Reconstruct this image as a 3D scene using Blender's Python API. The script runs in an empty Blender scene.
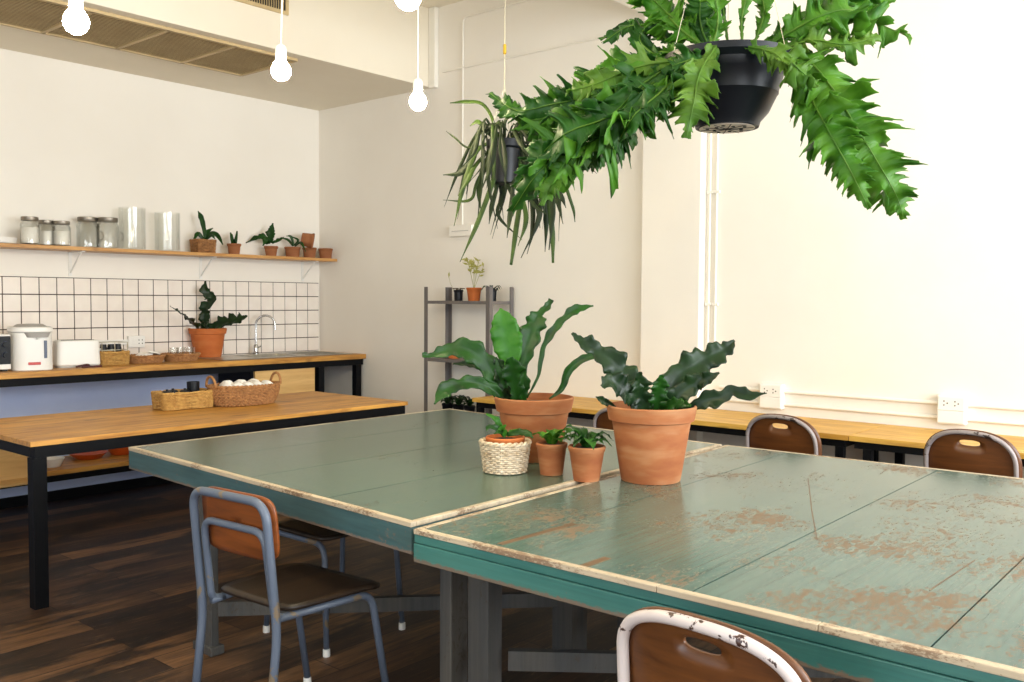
import bpy, math, random
from mathutils import Vector, Matrix
random.seed(7)
PI = math.pi
SC = bpy.context.scene
COL = SC.collection

# ------------------------------------------------------------------ camera
F = 927.47; HC = 1.40
_p, _r, _y = (math.radians(a) for a in (2.55039, 0.35117, 40.52876))
FW = Vector((math.cos(_y)*math.cos(_p), math.sin(_y)*math.cos(_p), -math.sin(_p)))
_R = Vector((math.sin(_y), -math.cos(_y), 0)); _U = _R.cross(FW)
RT = math.cos(_r)*_R + math.sin(_r)*_U
UP = -math.sin(_r)*_R + math.cos(_r)*_U
CAM = Vector((0, 0, HC))
cam = bpy.data.cameras.new('camera'); co = bpy.data.objects.new('camera', cam); COL.objects.link(co)
cam.sensor_width = 36; cam.lens = F/1024*36; cam.clip_start = .05
m = Matrix((RT, UP, -FW)).transposed().to_4x4(); m.translation = CAM
co.matrix_world = m; SC.camera = co

def ray(x, y): return FW + RT*((x-512)/F) - UP*((y-341)/F)
def at(x, y, d): return CAM + ray(x, y)*d
def onz(x, y, z): r = ray(x, y); return CAM + r*((z-HC)/r.z)
def onx(x, y, X): r = ray(x, y); return CAM + r*(X/r.x)
def ony(x, y, Y): r = ray(x, y); return CAM + r*(Y/r.y)
def dep(p): return (Vector(p)-CAM).dot(FW)

# ------------------------------------------------------------------ materials
def lin(c):
    c = c/255
    return c/12.92 if c <= .04045 else ((c+.055)/1.055)**2.4
def rgb(r, g, b): return (lin(r), lin(g), lin(b), 1)
class NT:
    def __init__(s, name):
        s.m = bpy.data.materials.new(name); s.m.use_nodes = True
        s.t = s.m.node_tree; s.b = s.t.nodes['Principled BSDF']; s.o = s.t.nodes['Material Output']
    def n(s, typ, **k):
        x = s.t.nodes.new(typ)
        for a, v in k.items():
            if a in x.inputs: x.inputs[a].default_value = v
            else: setattr(x, a, v)
        return x
    def l(s, a, b): s.t.links.new(a, b)
    def coord(s, scale=(1, 1, 1), kind='Object', rot=(0, 0, 0)):
        c = s.n('ShaderNodeTexCoord'); mp = s.n('ShaderNodeMapping')
        mp.inputs['Scale'].default_value = scale; mp.inputs['Rotation'].default_value = rot
        s.l(c.outputs[kind], mp.inputs['Vector']); return mp.outputs['Vector']
    def noise(s, vec, scale, detail=4, rough=.55, dist=0):
        x = s.n('ShaderNodeTexNoise'); x.inputs['Scale'].default_value = scale
        x.inputs['Detail'].default_value = detail; x.inputs['Roughness'].default_value = rough
        x.inputs['Distortion'].default_value = dist
        s.l(vec, x.inputs['Vector']); return x.outputs['Fac']
    def ramp(s, fac, stops):
        x = s.n('ShaderNodeValToRGB'); e = x.color_ramp.elements
        while len(e) < len(stops): e.new(.5)
        for i, (p, c) in enumerate(stops):
            e[i].position = p; e[i].color = c if len(c) == 4 else (*c, 1)
        s.l(fac, x.inputs['Fac']); return x.outputs['Color']
    def mix(s, fac, a, b, mode='MIX'):
        x = s.n('ShaderNodeMix', data_type='RGBA', blend_type=mode)
        for sock, v in ((x.inputs[0], fac), (x.inputs[6], a), (x.inputs[7], b)):
            if hasattr(v, 'is_linked'): s.l(v, sock)
            else: sock.default_value = v
        return x.outputs[2]
    def bump(s, h, strength=.3, dist=.01):
        x = s.n('ShaderNodeBump'); x.inputs['Strength'].default_value = strength
        x.inputs['Distance'].default_value = dist; s.l(h, x.inputs['Height'])
        s.l(x.outputs['Normal'], s.b.inputs['Normal'])
    def setc(s, c):
        if hasattr(c, 'is_linked'): s.l(c, s.b.inputs['Base Color'])
        else: s.b.inputs['Base Color'].default_value = c
    def rough(s, v): s.b.inputs['Roughness'].default_value = v

def simple(name, c1, c2=None, rough=.5, metal=0, scale=8, bump=0, stretch=(1, 1, 1), spec=None):
    t = NT(name)
    if c2 is None: c2 = tuple(x*.85 for x in c1[:3])+(1,)
    v = t.coord(stretch); f = t.noise(v, scale)
    t.setc(t.ramp(f, [(.3, c1), (.72, c2)])); t.rough(rough); t.b.inputs['Metallic'].default_value = metal
    if spec is not None: t.b.inputs['Specular IOR Level'].default_value = spec
    if bump: t.bump(f, bump, .004)
    return t.m

def wood(name, dark, light, axis=0, scale=5, rough=.45, knots=True):
    t = NT(name)
    st = [9, 9, 9]; st[axis] = .9
    v = t.coord(tuple(st)); f = t.noise(v, scale, 6, .6, .6)
    f2 = t.noise(t.coord(tuple(6 if i != axis else 1.1 for i in range(3))), 1.6, 2)
    c = t.ramp(f, [(.28, dark), (.55, light), (.8, tuple(x*1.12 for x in light[:3])+(1,))])
    c = t.mix(t.ramp(f2, [(.35, (0, 0, 0)), (.7, (.55, .55, .55))]), c, dark)
    if knots:
        k = t.noise(t.coord((2, 5, 5) if axis == 0 else (5, 2, 5)), 2.2, 2, .4, .4)
        c = t.mix(t.ramp(k, [(.68, (0, 0, 0)), (.76, (.55, .55, .55))]), c, tuple(x*.3 for x in dark[:3])+(1,))
    t.setc(c); t.rough(rough); t.bump(f, .12, .003); return t.m

def painted(name, c1, c2, wear, amount, rough=.3, axis=0, wearscale=3.0, scratch=.0, low=None):
    """old paint rubbed through to wood"""
    t = NT(name)
    st = [4, 4, 4]; st[axis] = .8
    st2 = [11, 11, 11]; st2[axis] = 1.5
    base = t.ramp(t.noise(t.coord(tuple(st)), 2.2, 5, .6, .3), [(.25, c1), (.75, c2)])
    at_ = t.n('ShaderNodeAttribute', attribute_name='tone')
    base = t.mix(.6, base, at_.outputs['Color'], 'MULTIPLY')
    gr = t.noise(t.coord(tuple(.7 if i == axis else 26 for i in range(3))), 2.0, 5, .65, .2)
    base = t.mix(.7, base, t.ramp(gr, [(.3, (.62, .62, .60)), (.6, (1.05, 1.05, 1.05))]), 'MULTIPLY')
    big = t.noise(t.coord((1.0, 1.3, 1.3) if axis == 0 else (1.3, 1.0, 1.3)), wearscale*.6, 3, .5, .3)
    fine = t.noise(t.coord(tuple(.6 if i == axis else 1.2 for i in range(3))), wearscale*15, 9, .8, .5)
    m0 = t.n('ShaderNodeMath', operation='MULTIPLY_ADD'); t.l(big, m0.inputs[0]); m0.inputs[1].default_value = .46
    m1 = t.n('ShaderNodeMath', operation='MULTIPLY'); t.l(fine, m1.inputs[0]); m1.inputs[1].default_value = .58
    t.l(m1.outputs[0], m0.inputs[2]); mm = m0
    msk = t.ramp(mm.outputs[0], [(amount+.02, (0, 0, 0)), (amount+.045, (.8, .8, .8))])
    if low:
        sp_ = t.n('ShaderNodeSeparateXYZ'); t.l(t.coord(), sp_.inputs[0])
        mr = t.n('ShaderNodeMapRange'); mr.inputs['From Min'].default_value = low[0]; mr.inputs['From Max'].default_value = low[1]
        mr.inputs['To Min'].default_value = .42; mr.inputs['To Max'].default_value = 0; t.l(sp_.outputs['Z'], mr.inputs['Value'])
        ad = t.n('ShaderNodeMath', operation='ADD'); t.l(mr.outputs[0], ad.inputs[0]); t.l(fine, ad.inputs[1])
        m2 = t.ramp(ad.outputs[0], [(.66, (0, 0, 0)), (.74, (.9, .9, .9))])
        mx_ = t.n('ShaderNodeMath', operation='MAXIMUM'); t.l(msk, mx_.inputs[0]); t.l(m2, mx_.inputs[1]); msk = mx_.outputs[0]
    c = t.mix(msk, base, wear)
    if scratch:
        sc = t.noise(t.coord((40, 3, 3) if axis else (3, 40, 3)), 2.5, 5, .7, 1.2)
        c = t.mix(t.ramp(sc, [(.70, (0, 0, 0)), (.74, (scratch,)*3)]), c, rgb(70, 52, 36))
    t.setc(c)
    rr = t.n('ShaderNodeMapRange'); rr.inputs['To Min'].default_value = rough; rr.inputs['To Max'].default_value = .65
    t.l(msk, rr.inputs['Value']); t.l(rr.outputs[0], t.b.inputs['Roughness'])
    t.bump(fine, .08, .002)
    return t.m

def leafmat(name, dark, light, rough=.38, trans=.2, scale=14):
    t = NT(name)
    f = t.noise(t.coord((1, 1, 1)), scale, 3)
    c = t.ramp(f, [(.3, dark), (.72, light)])
    t.setc(c); t.rough(rough); t.b.inputs['Specular IOR Level'].default_value = .28
    tr = t.n('ShaderNodeBsdfTranslucent'); mx = t.n('ShaderNodeMixShader'); mx.inputs[0].default_value = trans
    t.l(t.mix(.5, c, (light[0]*1.25, light[1]*1.25, light[2]*.8, 1)), tr.inputs['Color'])
    t.l(t.b.outputs[0], mx.inputs[1]); t.l(tr.outputs[0], mx.inputs[2]); t.l(mx.outputs[0], t.o.inputs['Surface'])
    t.bump(f, .1, .003); return t.m

def glassmat(name):
    t = NT(name); t.setc((1, 1, 1, 1))
    tr = t.n('ShaderNodeBsdfTransparent'); tr.inputs['Color'].default_value = (.97, .975, .965, 1)
    gl = t.n('ShaderNodeBsdfGlossy'); gl.inputs['Roughness'].default_value = .04
    lw = t.n('ShaderNodeLayerWeight'); lw.inputs['Blend'].default_value = .32
    mu = t.n('ShaderNodeMath', operation='MULTIPLY_ADD'); mu.inputs[1].default_value = .22; mu.inputs[2].default_value = .04; t.l(lw.outputs['Fresnel'], mu.inputs[0])
    mx = t.n('ShaderNodeMixShader'); t.l(mu.outputs[0], mx.inputs[0]); t.l(tr.outputs[0], mx.inputs[1]); t.l(gl.outputs[0], mx.inputs[2])
    t.l(mx.outputs[0], t.o.inputs['Surface']); return t.m

def emis(name, c, s):
    t = NT(name); t.setc(c); t.b.inputs['Emission Color'].default_value = c
    t.b.inputs['Emission Strength'].default_value = s; return t.m

def chipped(name, paint, chip, amt=.63, scale=30, rough=.35):
    t = NT(name)
    f = t.noise(t.coord((1, 1, 1)), scale, 4, .6); g = t.noise(t.coord((1, 1, 1)), 7, 2)
    mm = t.n('ShaderNodeMath', operation='MULTIPLY'); t.l(f, mm.inputs[0]); t.l(g, mm.inputs[1])
    k = t.ramp(mm.outputs[0], [(amt*.55, (0, 0, 0)), (amt*.55+.015, (1, 1, 1))])
    t.setc(t.mix(k, paint, chip)); t.rough(rough); return t.m

def terracotta(name, c1, c2, pale):
    t = NT(name)
    f = t.noise(t.coord((1, 1, 3)), 6, 4); g = t.noise(t.coord((1.5, 1.5, 6)), 3, 3)
    c = t.ramp(f, [(.3, c1), (.7, c2)])
    c = t.mix(t.ramp(g, [(.48, (0, 0, 0)), (.75, (.6, .6, .6))]), c, pale)
    h = t.noise(t.coord((1, 1, 1)), 60, 4)
    t.setc(c); t.rough(.8); t.bump(h, .08, .002); return t.m

M = {}
M['wall'] = simple('white_wall_paint', rgb(241, 236, 226), rgb(235, 229, 218), .75, scale=1.2, bump=.03)
M['ceil'] = simple('ceiling_paint', rgb(238, 230, 212), rgb(232, 222, 202), .8, scale=1)
M['blue'] = simple('blue_lower_wall', rgb(194, 206, 236), rgb(178, 192, 228), .7, scale=3, bump=.03)  # bluer colour for the north wall below counter height
M['plastic'] = simple('white_plastic', rgb(240, 238, 232), rgb(232, 230, 224), .35, scale=3)
M['conduit'] = simple('white_conduit', rgb(242, 238, 228), rgb(236, 231, 220), .4, scale=3)
M['tile'] = simple('white_glazed_tile', rgb(240, 232, 222), rgb(232, 222, 212), .18, scale=9)
M['grout'] = simple('dark_grout', rgb(74, 58, 50), rgb(52, 42, 38), .9, scale=30)
M['honey'] = wood('honey_wood', rgb(146, 92, 34), rgb(212, 156, 72), 0, 4.5)
M['honeyy'] = wood('honey_bench_wood', rgb(178, 124, 44), rgb(222, 176, 82), 1, 4.5)
M['shelfwood'] = wood('pale_shelf_wood', rgb(170, 118, 62), rgb(206, 156, 92), 0, 4)
M['panelwood'] = wood('pale_pine_panel', rgb(196, 150, 88), rgb(226, 186, 122), 0, 3)
M['black'] = simple('black_steel', rgb(9, 10, 14), rgb(5, 6, 9), .55, scale=12, spec=.15)
M['dark'] = simple('dark_void', rgb(12, 11, 10), rgb(8, 8, 8), .8)
M['blackpl'] = simple('black_plastic', rgb(12, 17, 24), rgb(8, 12, 17), .4, scale=6, spec=.3)
M['chrome'] = simple('chrome', rgb(200, 200, 198), rgb(180, 180, 178), .16, 1)
M['steel'] = simple('brushed_steel', rgb(190, 186, 176), rgb(165, 162, 154), .34, 1, scale=20)
M['lid'] = simple('grey_metal_lid', rgb(150, 142, 130), rgb(118, 112, 102), .4, .8)
M['rack'] = simple('grey_rack_paint', rgb(112, 104, 98), rgb(90, 88, 90), .5, scale=6)
M['terra'] = terracotta('weathered_terracotta', rgb(146, 82, 44), rgb(172, 108, 62), rgb(184, 144, 104))
M['terra2'] = terracotta('orange_terracotta', rgb(178, 92, 38), rgb(192, 106, 48), rgb(190, 122, 74))
M['terra3'] = terracotta('brown_terracotta', rgb(138, 84, 48), rgb(158, 100, 60), rgb(164, 114, 76))
M['soil'] = simple('dark_soil', rgb(52, 38, 28), rgb(30, 22, 16), .95, scale=40, bump=.5)
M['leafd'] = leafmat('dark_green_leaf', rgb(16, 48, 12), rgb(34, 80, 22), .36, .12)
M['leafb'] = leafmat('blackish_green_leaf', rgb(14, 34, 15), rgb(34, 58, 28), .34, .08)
M['leafl'] = leafmat('bright_green_leaf', rgb(40, 98, 22), rgb(66, 124, 34), .35, .25)
M['fern'] = leafmat('fern_green', rgb(44, 100, 18), rgb(94, 146, 38), .45, .28, 12)
M['fernd'] = leafmat('deep_fern_green', rgb(24, 66, 16), rgb(54, 104, 30), .45, .2, 12)
M['fernl'] = leafmat('light_fern_green', rgb(58, 108, 26), rgb(112, 146, 52), .45, .3, 9)
M['strap'] = leafmat('strap_leaf_green', rgb(10, 22, 6), rgb(32, 48, 14), .6, .06, 12)
M['strapl'] = leafmat('strap_leaf_light', rgb(28, 50, 12), rgb(60, 82, 26), .55, .12, 12)
M['pale'] = leafmat('pale_yellow_leaf', rgb(136, 134, 62), rgb(188, 184, 112), .5, .3, 20)
M['twig'] = simple('brown_twig', rgb(96, 80, 50), rgb(70, 58, 38), .8)
M['wicker'] = simple('whitewashed_wicker', rgb(224, 208, 182), rgb(176, 150, 116), .7, scale=40, bump=.2)
M['straw'] = simple('yellow_straw', rgb(206, 164, 92), rgb(164, 118, 56), .7, scale=50, bump=.3)
M['rattan'] = simple('brown_rattan', rgb(186, 134, 82), rgb(136, 90, 50), .65, scale=50, bump=.3)
M['cloth'] = simple('white_cloth', rgb(244, 240, 232), rgb(232, 226, 216), .9, scale=20, bump=.2)
M['glass'] = glassmat('clear_glass')
M['bulb'] = emis('glowing_bulb', (1, .83, .53, 1), 400)
M['orange'] = simple('orange_glaze', rgb(206, 92, 34), rgb(190, 80, 28), .35)
M['green'] = simple('green_plastic', rgb(40, 140, 50), rgb(30, 120, 40), .35)
M['red'] = simple('red_plastic', rgb(196, 50, 40), rgb(180, 40, 34), .35)
M['greyplate'] = simple('grey_plastic', rgb(176, 172, 166), rgb(160, 156, 150), .4)
M['slate'] = simple('dark_gauge', rgb(70, 80, 104), rgb(56, 66, 90), .3)
M['grille'] = simple('beige_grille', rgb(206, 182, 136), rgb(186, 162, 118), .55, scale=5)
M['wire'] = simple('pale_wire', rgb(196, 190, 170), rgb(176, 168, 140), .4, .5)
M['brass'] = simple('brass', rgb(214, 180, 70), rgb(190, 150, 50), .3, .9)
M['plaint'] = painted('sage_green_tabletop_paint', rgb(60, 90, 80), rgb(82, 106, 90), rgb(92, 76, 54), .60, .22, 0, 3, .5)
M['plainr'] = painted('worn_pale_green_tabletop_paint', rgb(66, 98, 92), rgb(92, 114, 104), rgb(120, 90, 62), .535, .2, 0, 3.6, .6)
M['teal'] = painted('teal_apron_paint', rgb(40, 98, 94), rgb(70, 124, 114), rgb(112, 92, 76), .60, .45, 1, 4, 0, (.655, .675))
M['tealg'] = painted('grey_teal_apron_paint', rgb(48, 82, 88), rgb(74, 104, 104), rgb(118, 100, 86), .58, .45, 1, 4, 0, (.655, .672))
M['cream'] = painted('cream_edge_paint', rgb(182, 164, 138), rgb(206, 190, 164), rgb(112, 82, 56), .53, .55, 1, 7)
M['legp'] = painted('weathered_grey_leg_paint', rgb(52, 56, 60), rgb(84, 80, 74), rgb(62, 52, 42), .56, .65, 2, 3)
M['strip'] = simple('bare_brown_wood', rgb(112, 86, 58), rgb(84, 62, 40), .5, stretch=(1, 9, 9))
M['bluetube'] = chipped('grey_blue_tube_paint', rgb(88, 98, 114), rgb(120, 104, 84), .62, 18)
M['whitetube'] = chipped('white_tube_paint', rgb(206, 194, 190), rgb(60, 34, 26), .60, 34)
M['greytube'] = chipped('grey_tube_paint', rgb(150, 140, 138), rgb(54, 40, 34), .62, 34)
M['ply'] = wood('orange_plywood', rgb(92, 46, 16), rgb(138, 74, 30), 1, 3, .35, False)
M['plyd'] = wood('dark_brown_plywood', rgb(74, 40, 16), rgb(108, 64, 28), 1, 3, .35, False)
M['seatd'] = wood('worn_dark_seat_wood', rgb(28, 22, 18), rgb(56, 43, 32), 0, 3, .38, False)
M['plyedge'] = simple('plywood_edge', rgb(140, 84, 44), rgb(110, 64, 32), .5, stretch=(1, 1, 30))

def floor_mat():
    t = NT('dark_plank_floor')
    v = t.coord((1, 1, 1))
    br = t.n('ShaderNodeTexBrick'); t.l(v, br.inputs['Vector'])
    br.offset = .37; br.offset_frequency = 2; br.squash = 1
    for k, x in (('Scale', 1.0), ('Mortar Size', .0022), ('Mortar Smooth', .1), ('Bias', 0), ('Brick Width', 1.1), ('Row Height', .16)):
        br.inputs[k].default_value = x
    br.inputs['Color1'].default_value = (0, 0, 0, 1); br.inputs['Color2'].default_value = (1, 1, 1, 1)
    br.inputs['Mortar'].default_value = (0, 0, 0, 1)
    base = t.ramp(br.outputs['Color'], [(0, rgb(44, 31, 22)), (.5, rgb(84, 58, 40)), (1, rgb(140, 100, 64))])
    g = t.noise(t.coord((1.2, 16, 1)), 2.4, 7, .65, .8)
    c = t.mix(t.ramp(g, [(.3, (.75, .75, .75)), (.62, (0, 0, 0))]), base, rgb(34, 25, 19))
    h = t.noise(t.coord((.8, 3, 1)), 1.9, 4, .6, .5)
    c = t.mix(t.ramp(h, [(.46, (0, 0, 0)), (.60, (.9, .9, .9))]), c, rgb(22, 17, 13))
    k = t.noise(t.coord((2.5, 22, 1)), 3.0, 8, .7, 1.0)
    c = t.mix(t.ramp(k, [(.56, (0, 0, 0)), (.72, (.5, .5, .5))]), c, rgb(150, 116, 84))
    c = t.mix(br.outputs['Fac'], c, rgb(14, 11, 9))
    t.setc(c); t.rough(.5); t.bump(g, .12, .003); return t.m
M['floor'] = floor_mat()

# ------------------------------------------------------------------ mesh builder
class MB:
    def __init__(s): s.v = []; s.f = []; s.tone = []; s.cur = None
    def add(s, vs, fs):
        o = len(s.v); s.v += [Vector(x) for x in vs]; s.f += [tuple(i+o for i in f) for f in fs]
        return s
    def box(s, a, b, mat=None):
        x0, y0, z0 = a; x1, y1, z1 = b
        vs = [(x0, y0, z0), (x1, y0, z0), (x1, y1, z0), (x0, y1, z0), (x0, y0, z1), (x1, y0, z1), (x1, y1, z1), (x0, y1, z1)]
        if mat: vs = [mat @ Vector(v) for v in vs]
        return s.add(vs, [(0, 3, 2, 1), (4, 5, 6, 7), (0, 1, 5, 4), (1, 2, 6, 5), (2, 3, 7, 6), (3, 0, 4, 7)])
    def hexa(s, low, high):
        return s.add(list(low)+list(high), [(0, 3, 2, 1), (4, 5, 6, 7), (0, 1, 5, 4), (1, 2, 6, 5), (2, 3, 7, 6), (3, 0, 4, 7)])
    def prism(s, poly, z0, z1):
        n = len(poly)
        return s.add([(x, y, z0) for x, y in poly]+[(x, y, z1) for x, y in poly],
                     [tuple(range(n))[::-1], tuple(range(n, 2*n))]+[(i, (i+1) % n, n+(i+1) % n, n+i) for i in range(n)])
    def bar(s, p, q, w, h, up=(0, 0, 1)):
        p, q = Vector(p), Vector(q); d = (q-p).normalized(); sd = d.cross(Vector(up)).normalized(); u = sd.cross(d)
        c = lambda e, i, j: e+sd*i*w/2+u*j*h/2
        return s.hexa([c(p, -1, -1), c(p, 1, -1), c(q, 1, -1), c(q, -1, -1)], [c(p, -1, 1), c(p, 1, 1), c(q, 1, 1), c(q, -1, 1)])
    def tube(s, path, r, n=8, closed=False, caps=True):
        path = [Vector(p) for p in path]; N = len(path)
        rad = r if isinstance(r, (list, tuple)) else [r]*N
        o = len(s.v); nrm = None
        for i, p in enumerate(path):
            a = path[(i-1) % N] if (closed or i > 0) else p; b = path[(i+1) % N] if (closed or i < N-1) else p
            t = (b-a).normalized() if (b-a).length > 1e-9 else Vector((0, 0, 1))
            if nrm is None:
                h = Vector((0, 0, 1)) if abs(t.z) < .9 else Vector((1, 0, 0)); nrm = h.cross(t).normalized()
            nrm = (nrm-t*nrm.dot(t)).normalized(); bi = t.cross(nrm)
            for k in range(n):
                A = 2*PI*k/n; s.v.append(p+nrm*math.cos(A)*rad[i]+bi*math.sin(A)*rad[i])
        for i in range(N if closed else N-1):
            j = (i+1) % N
            for k in range(n):
                l = (k+1) % n; s.f.append((o+i*n+k, o+i*n+l, o+j*n+l, o+j*n+k))
        if caps and not closed:
            s.f.append(tuple(o+k for k in range(n))[::-1]); s.f.append(tuple(o+(N-1)*n+k for k in range(n)))
        return s
    def lathe(s, prof, n=40, c=(0, 0, 0), closed=False, sx=1, sy=1):
        o = len(s.v); N = len(prof)
        for r, z in prof:
            for k in range(n):
                A = 2*PI*k/n; s.v.append(Vector((c[0]+r*sx*math.cos(A), c[1]+r*sy*math.sin(A), c[2]+z)))
        for i in range(N if closed else N-1):
            j = (i+1) % N
            for k in range(n):
                l = (k+1) % n; s.f.append((o+i*n+k, o+i*n+l, o+j*n+l, o+j*n+k))
        if not closed:
            s.f.append(tuple(o+k for k in range(n))[::-1]); s.f.append(tuple(o+(N-1)*n+k for k in range(n)))
        return s
    def build(s, name, mat, parent=None, smooth=False, bevel=0, solid=0, tones=None, weld=False):
        me = bpy.data.meshes.new(name); me.from_pydata([tuple(v) for v in s.v], [], s.f); me.update()
        o = bpy.data.objects.new(name, me); COL.objects.link(o)
        for mm in (mat if isinstance(mat, (list, tuple)) else [mat]): me.materials.append(mm)
        if smooth:
            me.polygons.foreach_set('use_smooth', [True]*len(me.polygons))
            if smooth != 'all':
                try: me.set_sharp_from_angle(angle=math.radians(38))
                except Exception: pass
        ca = me.color_attributes.new('tone', 'FLOAT_COLOR', 'POINT')
        vals = []
        for i in range(len(me.vertices)):
            t = tones[i//8] if tones and i//8 < len(tones) else 1.0
            vals += [t, t, t, 1]
        ca.data.foreach_set('color', vals)
        if parent: o.parent = parent
        if bevel:
            b = o.modifiers.new('bevel', 'BEVEL'); b.width = bevel; b.segments = 2; b.limit_method = 'ANGLE'
        if solid:
            b = o.modifiers.new('solid', 'SOLIDIFY'); b.thickness = solid; b.offset = 0
        return o

def thing(name, label, cat, loc=(0, 0, 0), rz=0, group=None):
    o = bpy.data.objects.new(name, None); COL.objects.link(o); o.empty_display_size = .05
    o.location = loc; o.rotation_euler = (0, 0, rz)
    o['label'] = label; o['category'] = cat
    if group: o['group'] = group
    return o
def tag(o, label, cat, group=None, loc=None, rz=None):
    o['label'] = label; o['category'] = cat
    if group: o['group'] = group
    if loc is not None: o.location = loc
    if rz is not None: o.rotation_euler = (0, 0, rz)
    return o
def struct(o, label=None, cat=None):
    o['kind'] = 'structure'
    if label: o['label'] = label
    if cat: o['category'] = cat
    return o
def copy_tree(o, parent=None):
    c = o.copy(); COL.objects.link(c)
    if parent: c.parent = parent
    for ch in list(o.children): copy_tree(ch, c)
    return c
def dup(root, label, loc, rz=0):
    c = copy_tree(root); c.location = loc; c.rotation_euler = (0, 0, rz); c['label'] = label; return c

def spline(pts, n):
    P = [Vector(p) for p in pts]
    if len(P) == 2: return [P[0].lerp(P[1], i/n) for i in range(n+1)]
    P = [P[0]*2-P[1]]+P+[P[-1]*2-P[-2]]
    out = []; S = len(P)-3
    for i in range(n+1):
        u = i/n*S; k = min(int(u), S-1); t = u-k
        a, b, c, d = P[k:k+4]
        out.append(.5*((2*b)+(c-a)*t+(2*a-5*b+4*c-d)*t*t+(3*b-a-3*c+d)*t**3))
    return out
def interp(vals, t):
    u = t*(len(vals)-1); k = min(int(u), len(vals)-2); f = u-k
    f = f*f*(3-2*f)
    return vals[k]*(1-f)+vals[k+1]*f
def arc(c, r, a0, a1, n, ax=(1, 0, 0), ay=(0, 0, 1)):
    c, ax, ay = Vector(c), Vector(ax), Vector(ay)
    return [c+ax*r*math.cos(a0+(a1-a0)*i/n)+ay*r*math.sin(a0+(a1-a0)*i/n) for i in range(n+1)]
def fillet(pts, r, n=6):
    P = [Vector(p) for p in pts]; out = [P[0]]
    for i in range(1, len(P)-1):
        a = (P[i-1]-P[i]); b = (P[i+1]-P[i]); ra = min(r, a.length*.48, b.length*.48)
        p = P[i]+a.normalized()*ra; q = P[i]+b.normalized()*ra
        for k in range(n+1):
            t = k/n; out.append(p*(1-t)**2+P[i]*2*t*(1-t)+q*t*t)
    return out+[P[-1]]

# ------------------------------------------------------------------ foliage
def blade(mb, pts, hw, nrm, seg=28, m=3, ruffle=0, rn=4, scal=0, fold=.25, lobes=0, depth=.6, sweep=.6, rnd=None, twist=0):
    """a leaf: midrib points (world), half widths along it, facing hint; undulating, scalloped or lobed margins"""
    rnd = rnd or random
    C = spline(pts, seg); N = len(C); ph = [rnd.uniform(0, 6.28), rnd.uniform(0, 6.28)]
    o = len(mb.v); cols = 2*m+1
    lob = {}
    for sd in (-1, 1):
        lob[sd] = [(rnd.uniform(.35, 1.3), rnd.uniform(-.7, .5)) for _ in range(int(lobes)+3)]
    off = {-1: rnd.random(), 1: rnd.random()}
    for i, c in enumerate(C):
        t = i/seg
        T = (C[min(i+1, N-1)]-C[max(i-1, 0)]).normalized()
        n = Vector(nrm); n = (n-T*n.dot(T))
        n = n.normalized() if n.length > 1e-4 else Vector((0, 0, 1))
        S = T.cross(n).normalized()
        if twist:
            a = twist*t; S, n = S*math.cos(a)+n*math.sin(a), n*math.cos(a)-S*math.sin(a)
        w0 = interp(hw, t)
        for j in range(-m, m+1):
            u = j/m; sd = 1 if j > 0 else -1; w = w0; sh = 0; ex = 0
            if lobes:
                q = t*lobes+off[sd]; k = int(q); p = q-k
                tri = (p/.66 if p < .66 else (1-p)/.34)
                tooth = (q*3.0+.37*sd) % 1.0
                mod = (1-depth)+depth*tri**1.15*lob[sd][k][0]+.30*depth*tooth*(.3+.7*tri)
                edge = abs(u)
                w = w0*(1-edge+edge*mod) if edge > .3 else w0
                sh = sweep*w0*edge*edge*mod*(.35+.65*tri)
                ex = (rnd.random()-.5)*.12*w0*edge+lob[sd][k][1]*tri*w0*edge**1.5
            s1 = math.sin(2*PI*rn*t+ph[0 if sd > 0 else 1]); s2 = math.sin(2*PI*rn*2.3*t+ph[1]+sd)
            w *= 1+scal*abs(u)*(.5*s1+.5*s2+.25*math.sin(11*t*rn+ph[1]))
            z = ruffle*w0*abs(u)**1.6*(.75*s1+.35*s2)+fold*w0*abs(u)
            mb.v.append(c+S*(u*w)+n*z+T*sh+n*ex)
    for i in range(N-1):
        for j in range(cols-1):
            a = o+i*cols+j; mb.f.append((a, a+1, a+cols+1, a+cols))
    return mb

def px_leaf(root, px, hw, d0, dofs, mat, name='leaf', tilt=.5, rnd=None, side=0, **k):
    """leaf given by what the photo shows of its midrib, set at its own real depth"""
    n = len(px); do = dofs if isinstance(dofs, (list, tuple)) else [dofs*i/(n-1) for i in range(n)]
    P = [at(x, y, d0+interp(do, i/(n-1))) for i, (x, y) in enumerate(px)]
    W = [h*d0/F for h in hw]
    nr = (-FW+Vector((0, 0, tilt))+RT*side).normalized()
    mb = MB(); blade(mb, P, W, nr, rnd=rnd, **k)
    base = root.matrix_basis.inverted()
    mb.v = [base @ v for v in mb.v]
    return mb.build(name, mat, root, smooth='all', solid=.0012)

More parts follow.
